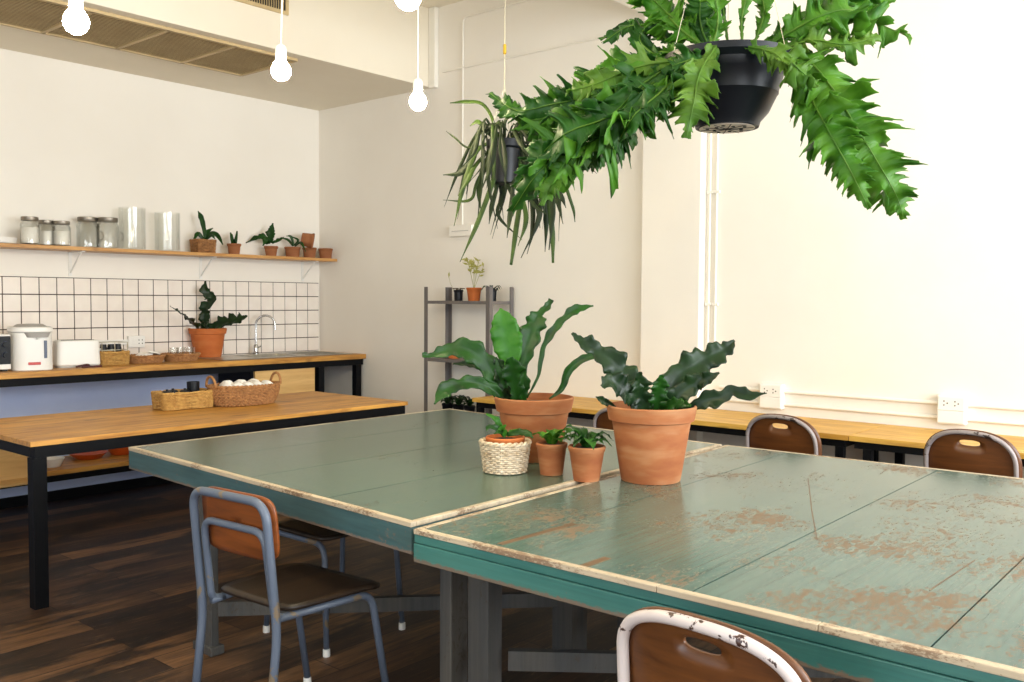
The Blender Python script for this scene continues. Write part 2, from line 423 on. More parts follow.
def pot_profile(r0, r1, h, rim=.03, rimw=.008, wall=.008):
    zr = h-rim
    rr = r0+(r1-rimw-r0)*(zr/h)
    return [(r0*.98, 0), (r0, .004), (rr, zr), (rr+rimw*.3, zr+.001), (rr+rimw, zr+.004), (r1, h-.004), (r1-.003, h), (r1-wall, h), (r1-wall-.003, h-.006), (rr-wall, zr-.01)]
def clay_pot(root, r0, r1, h, mat, rim=.03, rimw=.008, soil=.03, name='pot', n=48, z=0, wall=.008):
    p = pot_profile(r0, r1, h, rim, rimw, wall); mb = MB(); mb.lathe([(r, zz+z) for r, zz in p]+[(p[-1][0]*.98, z+h-soil-.004)], n)
    o = mb.build(name, mat, root, smooth=True)
    s = MB(); rs = r0+(r1-rimw-r0)*((h-soil)/h)-wall*.5
    s.lathe([(rs*.98, z+h-soil-.003), (rs*.97, z+h-soil), (rs*.6, z+h-soil+.006), (rs*.2, z+h-soil+.009)], 24).build('soil', M['soil'], root, smooth=True)
    return o
def rosette(root, n, L, w, z, mats, rnd, up=.9, droop=.5, r0=.01, name='leaf', seg=12, **k):
    for i in range(n):
        a = 2*PI*i/n+rnd.uniform(-.4, .4); l = L*rnd.uniform(.65, 1.1); u = up*rnd.uniform(.5, 1.15)
        d = Vector((math.cos(a), math.sin(a), 0))
        P = [Vector((0, 0, z))+d*r0, Vector((0, 0, z+l*u*.55))+d*(r0+l*.25), Vector((0, 0, z+l*u*.75))+d*(r0+l*.6), Vector((0, 0, z+l*u*.75-l*droop*.4))+d*(r0+l*.92)]
        mb = MB(); blade(mb, P, [w*.35, w*.9, w, w*.1], Vector((0, 0, 1))+d*-.3, seg=seg, m=2, rnd=rnd, **k)
        mb.build(name, rnd.choice(mats), root, smooth='all', solid=.001)

# ------------------------------------------------------------------ baskets
def weave(root, outline, h, rows, stakes, r, mat, flare=1.0, name='woven_wall', base=True, bulge=0, z0=0, rimr=None):
    """outline(a)->(x,y) at the base, strands passing in and out of upright stakes"""
    mb = MB(); n = stakes*4
    def pt(a, t, off):
        x, y = outline(a); x2, y2 = outline(a+.02); tx, ty = x2-x, y2-y; l = math.hypot(tx, ty) or 1
        nx, ny = ty/l, -tx/l
        k = 1+(flare-1)*t; b = bulge*math.sin(PI*t)
        return Vector((x*k+nx*(off+b), y*k+ny*(off+b), z0+t*h))
    for i in range(rows):
        t = (i+.5)/rows; sg = 1 if i % 2 else -1
        mb.tube([pt(2*PI*q/n, t, sg*r*1.05*math.cos(PI*q/2)) for q in range(n)], r, 5, True)
    for q in range(stakes):
        a = 2*PI*q*2/n*2/1
        a = 2*PI*q/stakes
        mb.tube([pt(a, t/6, 0) for t in range(7)], r*.8, 5)
    o = mb.build(name, mat, root, smooth='all')
    rr = rimr or r*1.5
    rm = MB()
    for ph in (0, PI):
        rm.tube([pt(2*PI*q/n, 1, rr*.7*math.cos(q*PI/3+ph))+Vector((0, 0, rr*.7*math.sin(q*PI/3+ph))) for q in range(n)], rr*.75, 6, True)
    rm.build('woven_rim', mat, root, smooth='all')
    if base:
        b = MB(); k = 60
        b.v = [Vector((0, 0, z0+r*.4))]+[Vector((*[c*.98 for c in outline(2*PI*q/k)], z0+r*.4)) for q in range(k)]
        b.v += [v+Vector((0, 0, r*1.2)) for v in b.v]
        b.f = [(0, (q+1) % k+1, q+1) for q in range(k)]+[(k+1, k+2+q, k+2+(q+1) % k) for q in range(k)]+[(1+q, 1+(q+1) % k, k+2+(q+1) % k, k+2+q) for q in range(k)]
        b.build('basket_base', mat, root)
    return o
def circ(r): return lambda a: (r*math.cos(a), r*math.sin(a))
def ell(rx, ry): return lambda a: (rx*math.cos(a), ry*math.sin(a))
def rrect(hx, hy, p=6):
    def f(a):
        c, s = math.cos(a), math.sin(a)
        return (hx*math.copysign(abs(c)**(2/p), c), hy*math.copysign(abs(s)**(2/p), s))
    return f

# ================================================================== ROOM
XB, YA, ZC, XL, YS = 5.03, 6.5, 3.6, -1.7, -2.7
struct(MB().box((XL-.1, YS-.1, -.1), (XB+.1, YA+.1, 0)).build('floor', M['floor']))
struct(MB().box((XL-.1, YS-.1, ZC), (XB+.1, YA+.1, ZC+.1)).build('ceiling', M['ceil']))
w = MB().box((XL-.1, YA, .93), (XB+.1, YA+.1, ZC)); struct(w.build('wall_north', M['wall']))
struct(MB().box((XL-.1, YA, 0), (XB+.1, YA+.1, .93)).build('wall_north_lower', M['blue']))  # lower part of the north wall, coloured bluer than the part above
struct(MB().box((XB, YS, 0), (XB+.1, YA, ZC)).build('wall_east', M['wall']))
# west wall with one window, south wall with two
def holed_wall(name, axis, c0, c1, a0, a1, holes):
    mb = MB()
    def bx(u0, u1, z0, z1):
        if u1-u0 < 1e-4 or z1-z0 < 1e-4: return
        if axis == 'x': mb.box((c0, u0, z0), (c1, u1, z1))
        else: mb.box((u0, c0, z0), (u1, c1, z1))
    u = a0
    for (h0, h1, z0, z1) in holes:
        bx(u, h0, 0, ZC); bx(h0, h1, 0, z0); bx(h0, h1, z1, ZC); u = h1
    bx(u, a1, 0, ZC)
    return struct(mb.build(name, M['wall']))
SW = [(-.9, 1.5, .9, 3.0), (2.0, 4.75, .7, 3.1)]
WW = [(0.2, 2.8, .8, 2.7)]
holed_wall('wall_south', 'y', YS-.1, YS, XL-.1, XB+.1, SW)
holed_wall('wall_west', 'x', XL-.1, XL, YS, YA, WW)
def window(i, axis, c, h):
    u0, u1, z0, z1 = h; fr = MB(); pn = MB()
    def bx(mb, a0, a1, b0, b1, t=.03):
        if axis == 'y': mb.box((a0, c-t, b0), (a1, c+t, b1))
        else: mb.box((c-t, a0, b0), (c+t, a1, b1))
    um = (u0+u1)/2; e = .05
    for a in ((u0, u0+e), (u1-e, u1), (um-e/2, um+e/2)): bx(fr, a[0], a[1], z0, z1)
    bx(fr, u0, u1, z0, z0+e); bx(fr, u0, u1, z1-e, z1)
    bx(pn, u0+e, um-e/2, z0+e, z1-e, .003); bx(pn, um+e/2, u1-e, z0+e, z1-e, .003)
    f = struct(fr.build('window_%d' % i, M['plastic'])); pn.build('pane', M['glass'], f)
window(1, 'y', YS-.05, SW[0]); window(2, 'y', YS-.05, SW[1]); window(3, 'x', XL-.05, WW[0])

# bulkhead over the counter
SY, SZ = 5.12, 3.01
struct(MB().box((XL, SY, SZ), (XB, YA, ZC)).build('ceiling_bulkhead', M['ceil'], bevel=.004))
# column and beam on the east wall
struct(MB().box((4.955, 2.765, 0), (XB, 3.175, 3.17)).build('wall_column', M['wall'], bevel=.004))
struct(MB().box((XL, 2.765, 3.17), (XB, 3.175, ZC)).build('ceiling_beam', M['wall'], bevel=.006))
struct(MB().box((4.99, 5.05, 3.0), (XB, 5.118, ZC)).build('trim_1', M['conduit'], bevel=.004))
struct(MB().box((XL, YA-.02, 0), (XB, YA, .07)).build('black_band_north', M['black']))  # low black band along the foot of the north wall
struct(MB().box((XB-.015, 3.25, 0), (XB, YA-.03, .09)).build('baseboard_east', M['wall']))

# tile splashback
tl = MB(); P_ = .1165; ng = 0
x = 5.014; cols = 0
while x > 1.3:
    for k in range(5):
        z1 = 1.416+P_*(1-k); z0 = z1-P_
        if k == 4: z0 = max(z0, .952)
        tl.box((x-P_+.0032, YA-.013, z0+.0032), (x-.0032, YA-.004, z1-.0032))
    x -= P_
bs = struct(tl.build('wall_tiles', M['tile'], bevel=.0015))
MB().box((x, YA-.0085, .952), (5.014, YA-.001, 1.534)).build('grout', M['grout'], bs)

# ================================================================== conduits and outlets on the east wall
def conduit(pts, r, label, clips=(), cat='conduit', group='white conduits on the wall'):
    mb = MB().tube(fillet(pts, .04), r, 10)
    o = mb.build('wall_conduit', M['conduit'], smooth=True)
    tag(o, label, cat, group)
    for c in clips:
        MB().box((c[0]-.008, c[1]-.02, c[2]-.008), (c[0]+.012, c[1]+.02, c[2]+.008)).build('clip', M['conduit'], o, bevel=.002)
    return o
conduit([(XB-.012, 2.735, 1.0), (XB-.012, 2.735, 3.168)], .007, 'white vertical conduit beside the column, the nearer to it', [(XB-.014, 2.735, 1.38), (XB-.014, 2.735, 2.05)])
conduit([(XB-.012, 2.69, 1.0), (XB-.012, 2.69, 3.168)], .007, 'white vertical conduit, the farther of the two from the column', [(XB-.014, 2.69, 1.38), (XB-.014, 2.69, 2.05)])
conduit([(XB-.011, 2.65, .885), (XB-.011, -2.5, .885)], .010, 'upper white conduit running along the wall behind the outlets')
conduit([(XB-.011, 2.65, .812), (XB-.011, -2.5, .812)], .010, 'lower white conduit running along the wall behind the outlets')
conduit([(XB-.010, 4.785, 1.955), (XB-.010, 4.785, 3.47), (XB-.010, 3.18, 3.48)], .007, 'white conduit rising from the junction box and turning along the top of wall')
conduit([(XB-.010, 4.99, 3.107), (XB-.010, 3.18, 3.107)], .006, 'white horizontal conduit crossing high on the wall')
jb = MB().box((XB-.035, 4.67, 1.868), (XB-.001, 4.90, 1.95)).build('junction_box', M['conduit'], bevel=.004)
tag(jb, 'small white box on wall above the metal rack', 'junction box')
MB().box((XB-.037, 4.70, 1.905), (XB-.034, 4.87, 1.909)).build('seam', M['greyplate'], jb)

def outlet_box(y0, y1, z0, z1, label):
    t = thing('wall_outlet', label, 'outlet', (XB-.001, (y0+y1)/2, z0), 0, 'outlets on the long wall')
    wy = (y1-y0)/2; h = z1-z0
    MB().box((-.045, -wy, 0), (0, wy, h)).build('box', M['plastic'], t, bevel=.004)
    MB().box((-.050, -wy+.006, h*.48), (-.045, wy-.006, h-.006)).build('socket_plate', M['plastic'], t, bevel=.002)
    MB().box((-.050, -wy+.006, .006), (-.045, wy-.006, h*.46)).build('blank_plate', M['plastic'], t, bevel=.002)
    for s in (-1, 1):
        k = MB(); cy = s*.026; cz = h*.73
        for dy, dz, w in ((.008, .010, .003), (.008, -.010, .003), (-.008, 0, .0032)):
            k.box((-.0512, cy+dy-w, cz+dz-w), (-.0498, cy+dy+w, cz+dz+w))
        k.build('socket_hole', M['dark'], t)
    return t
outlet_box(2.244, 2.381, .785, .926, 'white double outlet on wall near the arching leaf tip of the potted plant')
outlet_box(1.274, 1.411, .785, .93, 'white double outlet on wall above the rightmost brown chair')

# ================================================================== air conditioning
g = thing('return_air_grille', 'long beige louvred return air grille in the underside of the bulkhead', 'air grille', (2.5, 5.54, SZ))
def lx(a): return a-2.5
xs = [1.09, 1.55, 2.01, 2.47, 2.93, 3.385, 3.85]
fr = MB()
for xx in xs: fr.box((lx(xx)-.012, -.325, -.018), (lx(xx)+.012, .325, -.001))
for yy in (-.325, .325): fr.box((lx(xs[0]), yy-.012, -.018), (lx(xs[-1]), yy+.012, -.001))
fr.build('frame', M['grille'], g)
MB().box((lx(xs[0]), -.32, -.004), (lx(xs[-1]), .32, -.002)).build('filter', simple('dark_filter', rgb(132, 104, 64), rgb(116, 92, 56), .8), g)
for a, b in zip(xs, xs[1:]):
    s = MB()
    for k in range(24):
        y = -.305+k*.0265
        s.bar((lx(a)+.012, y, -.010), (lx(b)-.012, y, -.010), .012, .002, (0, -.5, 1))
    s.build('louvre_panel', M['grille'], g)
v = thing('supply_air_vent', 'dark slatted supply vent high on front of bulkhead at top edge', 'air vent', (3.2, SY, 3.245))
fr = MB(); a0, a1, hh = -.9, .512, .30
fr.box((a0, -.014, 0), (a1, 0, .022)); fr.box((a0, -.014, hh-.022), (a1, 0, hh)); fr.box((a0, -.014, .022), (a0+.022, 0, hh-.022)); fr.box((a1-.022, -.014, .022), (a1, 0, hh-.022))
fr.build('frame', M['grille'], v)
MB().box((a0+.02, -.004, .02), (a1-.02, -.002, hh-.02)).build('vent_back', M['dark'], v)
s = MB(); xx = a0+.04
while xx < a1-.03:
    s.box((xx-.002, -.012, .022), (xx+.002, -.005, hh-.022)); xx += .018
s.build('slats', M['grille'], v)

# ================================================================== hanging bulbs
def bulb(px, py, d, R, label, lean=0):
    p = at(px, py, d)
    t = thing('hanging_bulb', label, 'light bulb', p, 0, 'bare bulbs hanging on white cords')
    b = MB().lathe([(.001, -R), (R*.38, -R*.93), (R*.72, -R*.70), (R*.95, -R*.32), (R, 0), (R*.93, R*.38), (R*.74, R*.72), (R*.52, R*1.02), (R*.44, R*1.25)], 28)
    b.build('bulb', M['bulb'], t, smooth=True)
    MB().lathe([(R*.52, R*1.22), (R*.56, R*1.26), (R*.56, R*2.2), (R*.4, R*2.5), (R*.15, R*2.6)], 20).build('socket', M['plastic'], t, smooth=True)
    L = ZC-.002-p.z
    MB().tube([(0, 0, R*2.55), (lean*.3, -lean*.3, L*.5), (lean*.5, -lean*.5, L)], .0022, 6).build('cord', M['plastic'], t, smooth=True)
    return t
bulb(76, 22, 2.3, .031, 'glowing bulb on a white cord at the left, before the long grille')
bulb(281, 71, 2.9, .031, 'glowing bulb on a white cord before the end of the long grille', .05)
bulb(418, 102, 3.6, .034, 'lowest glowing bulb on a cord, before the end of the bulkhead')
bulb(408, -3, 2.3, .033, 'glowing bulb cut by the top edge, above the lowest bulb')

# ================================================================== kitchen counter, shelf
CZ, CY = .945, 5.88
ct = thing('kitchen_counter', 'long honey wood counter on black steel frame along the tiled wall', 'counter', (3.3, 6.2, 0))
O = Vector((3.3, 6.2, 0))
def cb(mb, a, b): return mb.box(Vector(a)-O, Vector(b)-O)
SX0, SX1, SY0, SY1 = 4.06, 4.50, 6.02, 6.36       # sink cut-out
top = MB()
for a, b in (((1.2, CY, CZ-.038), (SX0, YA-.014, CZ)), ((SX1, CY, CZ-.038), (XB-.004, YA-.014, CZ)),
             ((SX0, CY, CZ-.038), (SX1, SY0, CZ)), ((SX0, SY1, CZ-.038), (SX1, YA-.014, CZ))): cb(top, a, b)
top.build('worktop', M['honey'], ct, bevel=.002)
f = MB(); cb(f, (1.2, CY+.03, CZ-.088), (XB-.01, CY+.07, CZ-.040)); cb(f, (1.2, YA-.09, CZ-.088), (XB-.01, YA-.05, CZ-.040))
f.build('frame_rail', M['black'], ct)
for lx0 in (1.22, 4.566, 4.945):
    for yy in (CY+.03, YA-.09):
        MB().box(Vector((lx0, yy, 0))-O, Vector((lx0+.055, yy+.05, CZ-.089))-O).build('leg', M['black'], ct)
pn = MB(); cb(pn, (3.985, CY+.035, .30), (4.53, CY+.055, CZ-.089)); pn.build('front_panel', M['panelwood'], ct)
sd_ = MB(); cb(sd_, (3.965, CY+.06, .30), (3.984, YA-.12, CZ-.089)); sd_.build('side_panel', M['black'], ct)
sh = MB(); cb(sh, (1.28, CY+.03, .285), (3.96, YA-.1, .315)); sh.build('lower_shelf', M['honey'], ct)
sr = MB(); cb(sr, (1.28, CY+.028, .245), (3.96, CY+.05, .283)); sr.build('shelf_rail', M['black'], ct)
# sink
sk = thing('kitchen_sink', 'shallow stainless steel sink and drainer set in the counter', 'sink', (4.2, 6.2, CZ))
s = MB()
def rr_(x0, x1, y0, y1, z): return [Vector((x0, y0, z)), Vector((x1, y0, z)), Vector((x1, y1, z)), Vector((x0, y1, z))]
x0, x1, y0, y1 = SX0+.012-4.2, SX1-.012-4.2, SY0+.012-6.2, SY1-.012-6.2
o_ = rr_(-.46, .74, -.26, .24, .004); i_ = rr_(x0, x1, y0, y1, .004); d_ = rr_(x0+.03, x1-.03, y0+.03, y1-.03, -.15)
s.v = o_+i_+d_; s.f = [(a, (a+1) % 4, (a+1) % 4+4, a+4) for a in range(4)]+[(a+4, (a+1) % 4+4, (a+1) % 4+8, a+8) for a in range(4)]+[(8, 9, 10, 11)]
s.build('sink_top', M['steel'], sk, solid=.003)
dr = MB()
for k in range(7): dr.box((.36, -.19+k*.055, .0055), (.70, -.178+k*.055, .009))
dr.build('drainer_ridges', M['steel'], sk)
MB().lathe([(.03, -.149), (.03, -.146), (.01, -.147)], 16).build('drain', M['chrome'], sk)
# tap
tp = ony(256, 355, 6.40)
ft = thing('kitchen_tap', 'curved chrome gooseneck tap rising behind the sink', 'tap', (tp.x, 6.40, CZ+.0058))
MB().lathe([(.026, 0), (.026, .012), (.018, .02), (.018, .07), (.012, .08)], 20).build('tap_base', M['chrome'], ft, smooth=True)
MB().tube([(0, 0, .07), (0, 0, .19)]+arc((.058, -.047, .235), .075, PI, .0, 14, (.77, -.63, 0))[0:]+[(.116, -.095, .195)], .009, 10).build('spout', M['chrome'], ft, smooth=True)
MB().tube([(.015, 0, .05), (.05, .0, .065)], .006, 8).build('tap_handle', M['chrome'], ft, smooth=True)
# tile outlet & trunking
t = thing('wall_outlet', 'cream outlet box on the white tiles above the bread baskets', 'outlet', (ony(135, 335, YA-.016).x, YA-.0145, 1.035))
MB().box((-.062, -.03, 0), (.062, 0, .085)).build('box', M['plastic'], t, bevel=.004)
k = MB()
for dx in (.015, .04):
    for dz in (.03, .055): k.box((dx-.003, -.0312, dz-.004), (dx+.003, -.0298, dz+.004))
k.build('socket_hole', M['dark'], t)
MB().box((-.045, -.034, .025), (-.015, -.029, .06)).build('switch', M['plastic'], t, bevel=.002)
xa = ony(40, 340, YA-.016).x
tr = MB().box((xa, YA-.034, 1.06), (ony(126, 340, YA).x, YA-.0145, 1.095)).build('cable_trunking', M['plastic'], bevel=.003)
tag(tr, 'white cable trunking on the tiles behind the toaster', 'trunking')

# wall shelf
SHZ = 1.737
sf = thing('wall_shelf', 'long pale wood wall shelf above the white tiles', 'shelf', (3.2, YA, SHZ))
MB().box((-2.2, -.25, -.024), (XB-.004-3.2, -.002, 0)).build('board', M['shelfwood'], sf, bevel=.002)
for px in (75, 206, 308):
    bx = ony(px, 255, 6.42).x-3.2
    b = MB().box((bx-.012, -.006, -.19), (bx+.012, -.001, -.026)).box((bx-.012, -.21, -.031), (bx+.012, -.006, -.0245))
    b.bar((bx, -.008, -.17), (bx, -.17, -.034), .008, .008, (1, 0, 0)).build('bracket', M['plastic'], sf)

# ---- things on the shelf
def shx(px, y=6.36): return ony(px, 240, y).x
def shelf_jar(px, w, h, label, fill, y=6.36):
    r = w/2
    t = thing('glass_jar', label, 'jar', (shx(px, y), y, SHZ+.0005), 0, 'lidded jars on the shelf')
    j = MB().lathe([(r*.85, 0), (r, .008), (r, h*.74), (r*.82, h*.84), (r*.82, h*.88), (r*.82-.003, h*.88), (r*.8, h*.83), (r-.003, h*.73), (r-.003, .01), (r*.8, .005)], 28)
    j.build('glass_body', M['glass'], t, smooth=True)
    l = MB().lathe([(r*.88, h*.86), (r*.9, h*.87), (r*.9, h*.985), (r*.86, h)], 28); l.build('lid', M['lid'], t, smooth=True)
    if fill: MB().lathe([(r*.7, .007), (r-.005, .012), (r-.005, h*fill), (r*.5, h*fill+.004)], 24).build('contents', M['cloth'], t, smooth=True)
    return t
shelf_jar(30, .116, .182, 'small lidded jar of white powder, nearest the left end of shelf', .62, 6.33)
shelf_jar(46.5, .112, .172, 'small lidded jar of white powder between two small lidded jars', .58, 6.405)
shelf_jar(62, .112, .168, 'small lidded jar of white powder beside the larger lidded jars', .6, 6.33)
for px, jy, lab in ((88, 6.40, 'larger empty lidded jar with side clasp, beside the small white jars'), (108, 6.325, 'larger empty lidded jar with side clasp, beside a tall glass cylinder')):
    t = shelf_jar(px, .146, .212, lab, 0, jy)
    MB().tube([(.070, -.03, .05), (.090, -.036, .07), (.090, -.036, .1), (.070, -.03, .12)], .005, 6).build('handle', M['glass'], t, smooth=True)
for px, h, w, lab in ((132.5, .30, .182, 'tall clear glass cylinder vase beside the lidded jars'), (167.5, .285, .178, 'tall clear glass cylinder vase beside the square basket planter')):
    r = w/2
    t = MB().lathe([(r*.97, 0), (r, .006), (r, h), (r-.004, h), (r-.004, .014), (.001, .012)], 36).build('glass_cylinder', M['glass'], smooth=True)
    tag(t, lab, 'vase', 'glass cylinders on the shelf', (shx(px, 6.385), 6.385, SHZ+.0005))
ty = MB().lathe([(.10, 0), (.11, .004), (.115, .04), (.112, .04), (.107, .008), (.001, .007)], 36, sx=1.2).build('white_dish', M['plastic'], smooth=True)
tag(ty, 'flat white dish at the left end of the shelf', 'dish', None, (shx(-6), 6.37, SHZ+.0005))

RN = random.Random(11)
def shelf_pot(px, name, label, r0, r1, h, y=6.36, group='potted plants on the shelf', mat='terra2'):
    t = thing(name, label, 'plant', (shx(px, y), y, SHZ+.0005), 0, group)
    clay_pot(t, r0, r1, h, M['terra3'], .022, .005, .012, n=32, wall=.006)
    return t
# square basket planter
bx = shx(203); t = thing('basket_planter', 'square woven planter with upright leaf and drooping leaves on shelf', 'plant', (bx, 6.36, SHZ+.001), 0, 'potted plants on the shelf')
weave(t, rrect(.066, .066, 8), .095, 9, 20, .0045, M['rattan'], 1.08)
MB().lathe([(.05, .01), (.058, .075), (.02, .082)], 20).build('soil', M['soil'], t)
d = dep((bx, 6.36, 1.85))
for px, hw, dd in (([(205, 240), (204, 228), (201, 217), (198, 211)], [1, 2.2, 2.6, .4], .0), ([(205, 239), (208, 232), (213, 228)], [1.5, 2.4, .5], .02),
                   ([(203, 239), (198, 234), (194, 240)], [1.5, 2.5, 1], -.05), ([(206, 239), (212, 233), (218, 236), (223, 245)], [1.2, 2, 2.2, .5], -.05), ([(206, 240), (212, 236), (215, 239)], [1.2, 1.8, .4], -.08)):
    px_leaf(t, px, hw, d, dd, M['leafd'], seg=12, m=2, rnd=RN, scal=.1)
t = shelf_pot(234, 'potted_cactus', 'small terracotta pot with short upright green stems on shelf', .042, .055, .085)
for dx, dy, h in ((-.02, 0, .10), (.004, -.015, .085), (.022, .005, .115), (.0, .02, .09)):
    MB().tube([(dx*.6, dy*.6, .07), (dx, dy, .07+h*.5), (dx*1.5, dy*1.5, .07+h)], [.010, .012, .006], 8).build('stem', M['leafd'], t, smooth='all')
t = shelf_pot(271, 'potted_plant', 'terracotta pot with spreading dark wavy leaves on shelf', .042, .057, .082)
d = dep(t.location)
for px, hw, dd in (([(270, 243), (271, 233), (273, 223)], [3, 4.5, .8], 0), ([(269, 243), (263, 237), (256, 238), (246, 243)], [2.5, 3.2, 2.5, .4], -.04),
                   ([(272, 243), (279, 240), (284, 237)], [1.5, 2, .5], .02), ([(268, 244), (266, 240), (263, 246)], [2, 3, .6], -.07)):
    px_leaf(t, px, hw, d, dd, M['leafd'], seg=16, m=2, rnd=RN, scal=.25, rn=3, ruffle=.3)
t = shelf_pot(292.5, 'potted_plant', 'low terracotta pot with thin trailing leaves beside stacked empty pots', .055, .066, .085)
d = dep(t.location)
for px, hw, dd in (([(293, 246), (288, 240), (281, 238)], [1, 1.3, .3], 0), ([(294, 246), (291, 237), (286, 236)], [1, 1.4, .3], -.03), ([(295, 246), (301, 243), (306, 252)], [1.2, 1.5, .3], -.08), ([(295, 245), (298, 240), (290, 236)], [1, 1.2, .3], 0)):
    px_leaf(t, px, hw, d, dd, M['leafd'], seg=12, m=1, rnd=RN)
def empty_pot(px, z, r, h, label, tilt=None, y=6.36):
    mb = MB().lathe(pot_profile(r*.8, r, h, .02, .004, .006)+[(r*.7, .006), (.001, .005)], 28)
    o = mb.build('empty_clay_pot', M['terra3'], smooth=True); tag(o, label, 'pot', 'empty clay pots on the shelf')
    o.location = (shx(px, y), y, z)
    if tilt: o.rotation_euler = tilt
    return o
empty_pot(309.5, SHZ+.0005, .060, .088, 'empty terracotta pot under the tipped one on shelf')
empty_pot(325.5, SHZ+.0005, .062, .088, 'empty terracotta pot standing nearest the right end of shelf')
empty_pot(301.5, SHZ+.156, .066, .10, 'empty terracotta pot lying tipped on top of another pot', (math.radians(100), 0, math.radians(50)))

# ---- things on the counter
def cx(px, y=6.2): return ony(px, 345, y).x
OV = thing('toaster_oven', 'black fronted toaster oven with round dials at left edge of counter', 'oven', (cx(11, 5.98)-.2, 6.12, CZ+.0005))
MB().box((-.20, -.14, .012), (.20, .14, .225)).build('body', M['plastic'], OV, bevel=.006)
MB().box((-.19, -.146, .045), (.196, -.14, .215)).build('front_panel', M['blackpl'], OV, bevel=.002)
for zz in (.10, .165):
    kn = MB().tube([(.165, -.146, zz), (.165, -.165, zz)], .018, 18).build('dial', M['blackpl'], OV, smooth=True)
    MB().tube([(.165+.019*math.cos(a*PI/12), -.1475, zz+.019*math.sin(a*PI/12)) for a in range(24)], .0016, 5, True).build('dial_ring', M['slate'], kn, smooth='all')
for sx in (-.17, .17): MB().box((sx-.015, -.12, 0), (sx+.015, .12, .012)).build('foot', M['blackpl'], OV)
AP = thing('thermo_pot', 'white electric hot water dispenser with grey lid and red mark', 'water dispenser', (cx(33, 6.02), 6.06, CZ+.0005), math.radians(-12))
def rounded(mb, hx, hy, z0, z1, p=4, n=48, k0=1, k1=1):
    fn = rrect(hx, hy, p)
    pr = [fn(2*PI*i/n) for i in range(n)]
    mb.v += [Vector((x*k0, y*k0, z0)) for x, y in pr]+[Vector((x*k1, y*k1, z1)) for x, y in pr]
    o = len(mb.v)-2*n
    mb.f += [tuple(o+i for i in range(n))[::-1], tuple(o+n+i for i in range(n))]+[(o+i, o+(i+1) % n, o+n+(i+1) % n, o+n+i) for i in range(n)]
    return mb
rounded(MB(), .118, .125, 0, .235, 3.6, 56, 1, .97).build('body', M['plastic'], AP, smooth=True, bevel=.004)
rounded(MB(), .125, .135, .236, .268, 3.2, 56, 1, .96).build('collar', M['plastic'], AP, smooth=True, bevel=.006)
rounded(MB(), .095, .09, .269, .285, 2.4, 48, 1, .75).build('lid', M['greyplate'], AP, smooth=True, bevel=.003)
rounded(MB(), .075, .03, .205, .2355, 2.5, 36, .8, 1).build('spout_hood', M['greyplate'], AP, smooth=True)
AP.children[-1].location = (.02, -.117, 0)
MB().lathe([(.008, .192), (.01, .204)], 12, (.02, -.135, 0)).build('spout', M['plastic'], AP)
MB().box((.055, -.1265, .075), (.072, -.118, .185)).build('level_gauge', M['slate'], AP, bevel=.002)
MB().box((-.035, -.1295, .035), (.035, -.120, .052)).build('mark', M['red'], AP, bevel=.002)
MB().lathe([(.02, -.01), (.02, .01)], 16, (-.118, 0, .215)).build('handle_pivot', M['greyplate'], AP, smooth=True)
TS = thing('toaster', 'white two slot toaster on the counter beside the water dispenser', 'toaster', (cx(78.5, 6.05), 6.08, CZ+.0005), math.radians(-10))
rounded(MB(), .135, .075, .012, .175, 6, 56, 1, .95).build('body', M['plastic'], TS, smooth=True, bevel=.008)
rounded(MB(), .13, .07, 0, .012, 6, 40).build('toaster_base', M['greyplate'], TS)
for yy in (-.028, .028): MB().box((-.10, yy-.011, .1745), (.10, yy+.011, .1765)).build('slot', M['dark'], TS)
MB().box((.134, -.012, .10), (.15, .012, .118)).build('lever', M['greyplate'], TS, bevel=.003)
cable = MB().tube(spline([(TS.location.x-.05, 5.98, CZ+.007), (TS.location.x+.01, 5.965, CZ+.02), (TS.location.x+.03, 5.97, CZ+.012), (TS.location.x-.02, 5.96, CZ+.006), (TS.location.x+.05, 5.955, CZ+.006), (TS.location.x+.11, 5.965, CZ+.006)], 30), .006, 7).build('bundled_cable', simple('maroon_cable', rgb(92, 40, 44), rgb(70, 30, 34), .5), smooth='all')
tag(cable, 'bundled dark red cable lying in front of the toaster', 'cable')
B1 = thing('straw_basket', 'small square straw basket beside the toaster holding black jars', 'basket', (cx(112, 6.1), 6.12, CZ+.001))
weave(B1, rrect(.092, .075, 8), .085, 9, 26, .005, M['straw'], 1.04)
for i, (dx, dy) in enumerate(((-.05, .0), (.0, -.005), (.05, .0))):
    j = MB().lathe([(.022, 0), (.024, .004), (.024, .10), (.02, .112), (.02, .125), (.001, .126)], 20).build('black_jar', M['blackpl'], smooth=True)
    tag(j, ('black topped jar in the straw basket, nearest the toaster', 'black topped jar in the straw basket, between two others', 'black topped jar in the straw basket, nearest the bread baskets')[i], 'jar', 'black jars in the straw basket', (B1.location.x+dx, B1.location.y+dy, CZ+.014))
wi = MB()
for zz in (.10, .15): wi.tube([(math.copysign(.088, c)*1 if False else .088*c, .06*s, zz) for c, s in ((-1, -1), (1, -1), (1, 1), (-1, 1))], .0025, 6, True)
for c, s in ((-1, -1), (0, -1), (1, -1), (1, 1), (-1, 1)): wi.tube([(.088*c, .06*s, .012), (.088*c, .06*s, .15)], .0025, 6)
wi.build('wire_caddy', M['wire'], smooth='all'); tag(bpy.data.objects['wire_caddy'], 'white wire caddy standing in the small straw basket', 'caddy', None, (B1.location.x, B1.location.y, CZ+.002))
def shallow(px, y, label):
    t = thing('shallow_basket', label, 'basket', (cx(px, y), y, CZ+.001), 0, 'shallow baskets on the counter')
    weave(t, ell(.105, .09), .05, 6, 26, .0045, M['rattan'], 1.25); return t
S1 = shallow(145, 6.12, 'shallow rattan basket of white packets beside the straw basket')
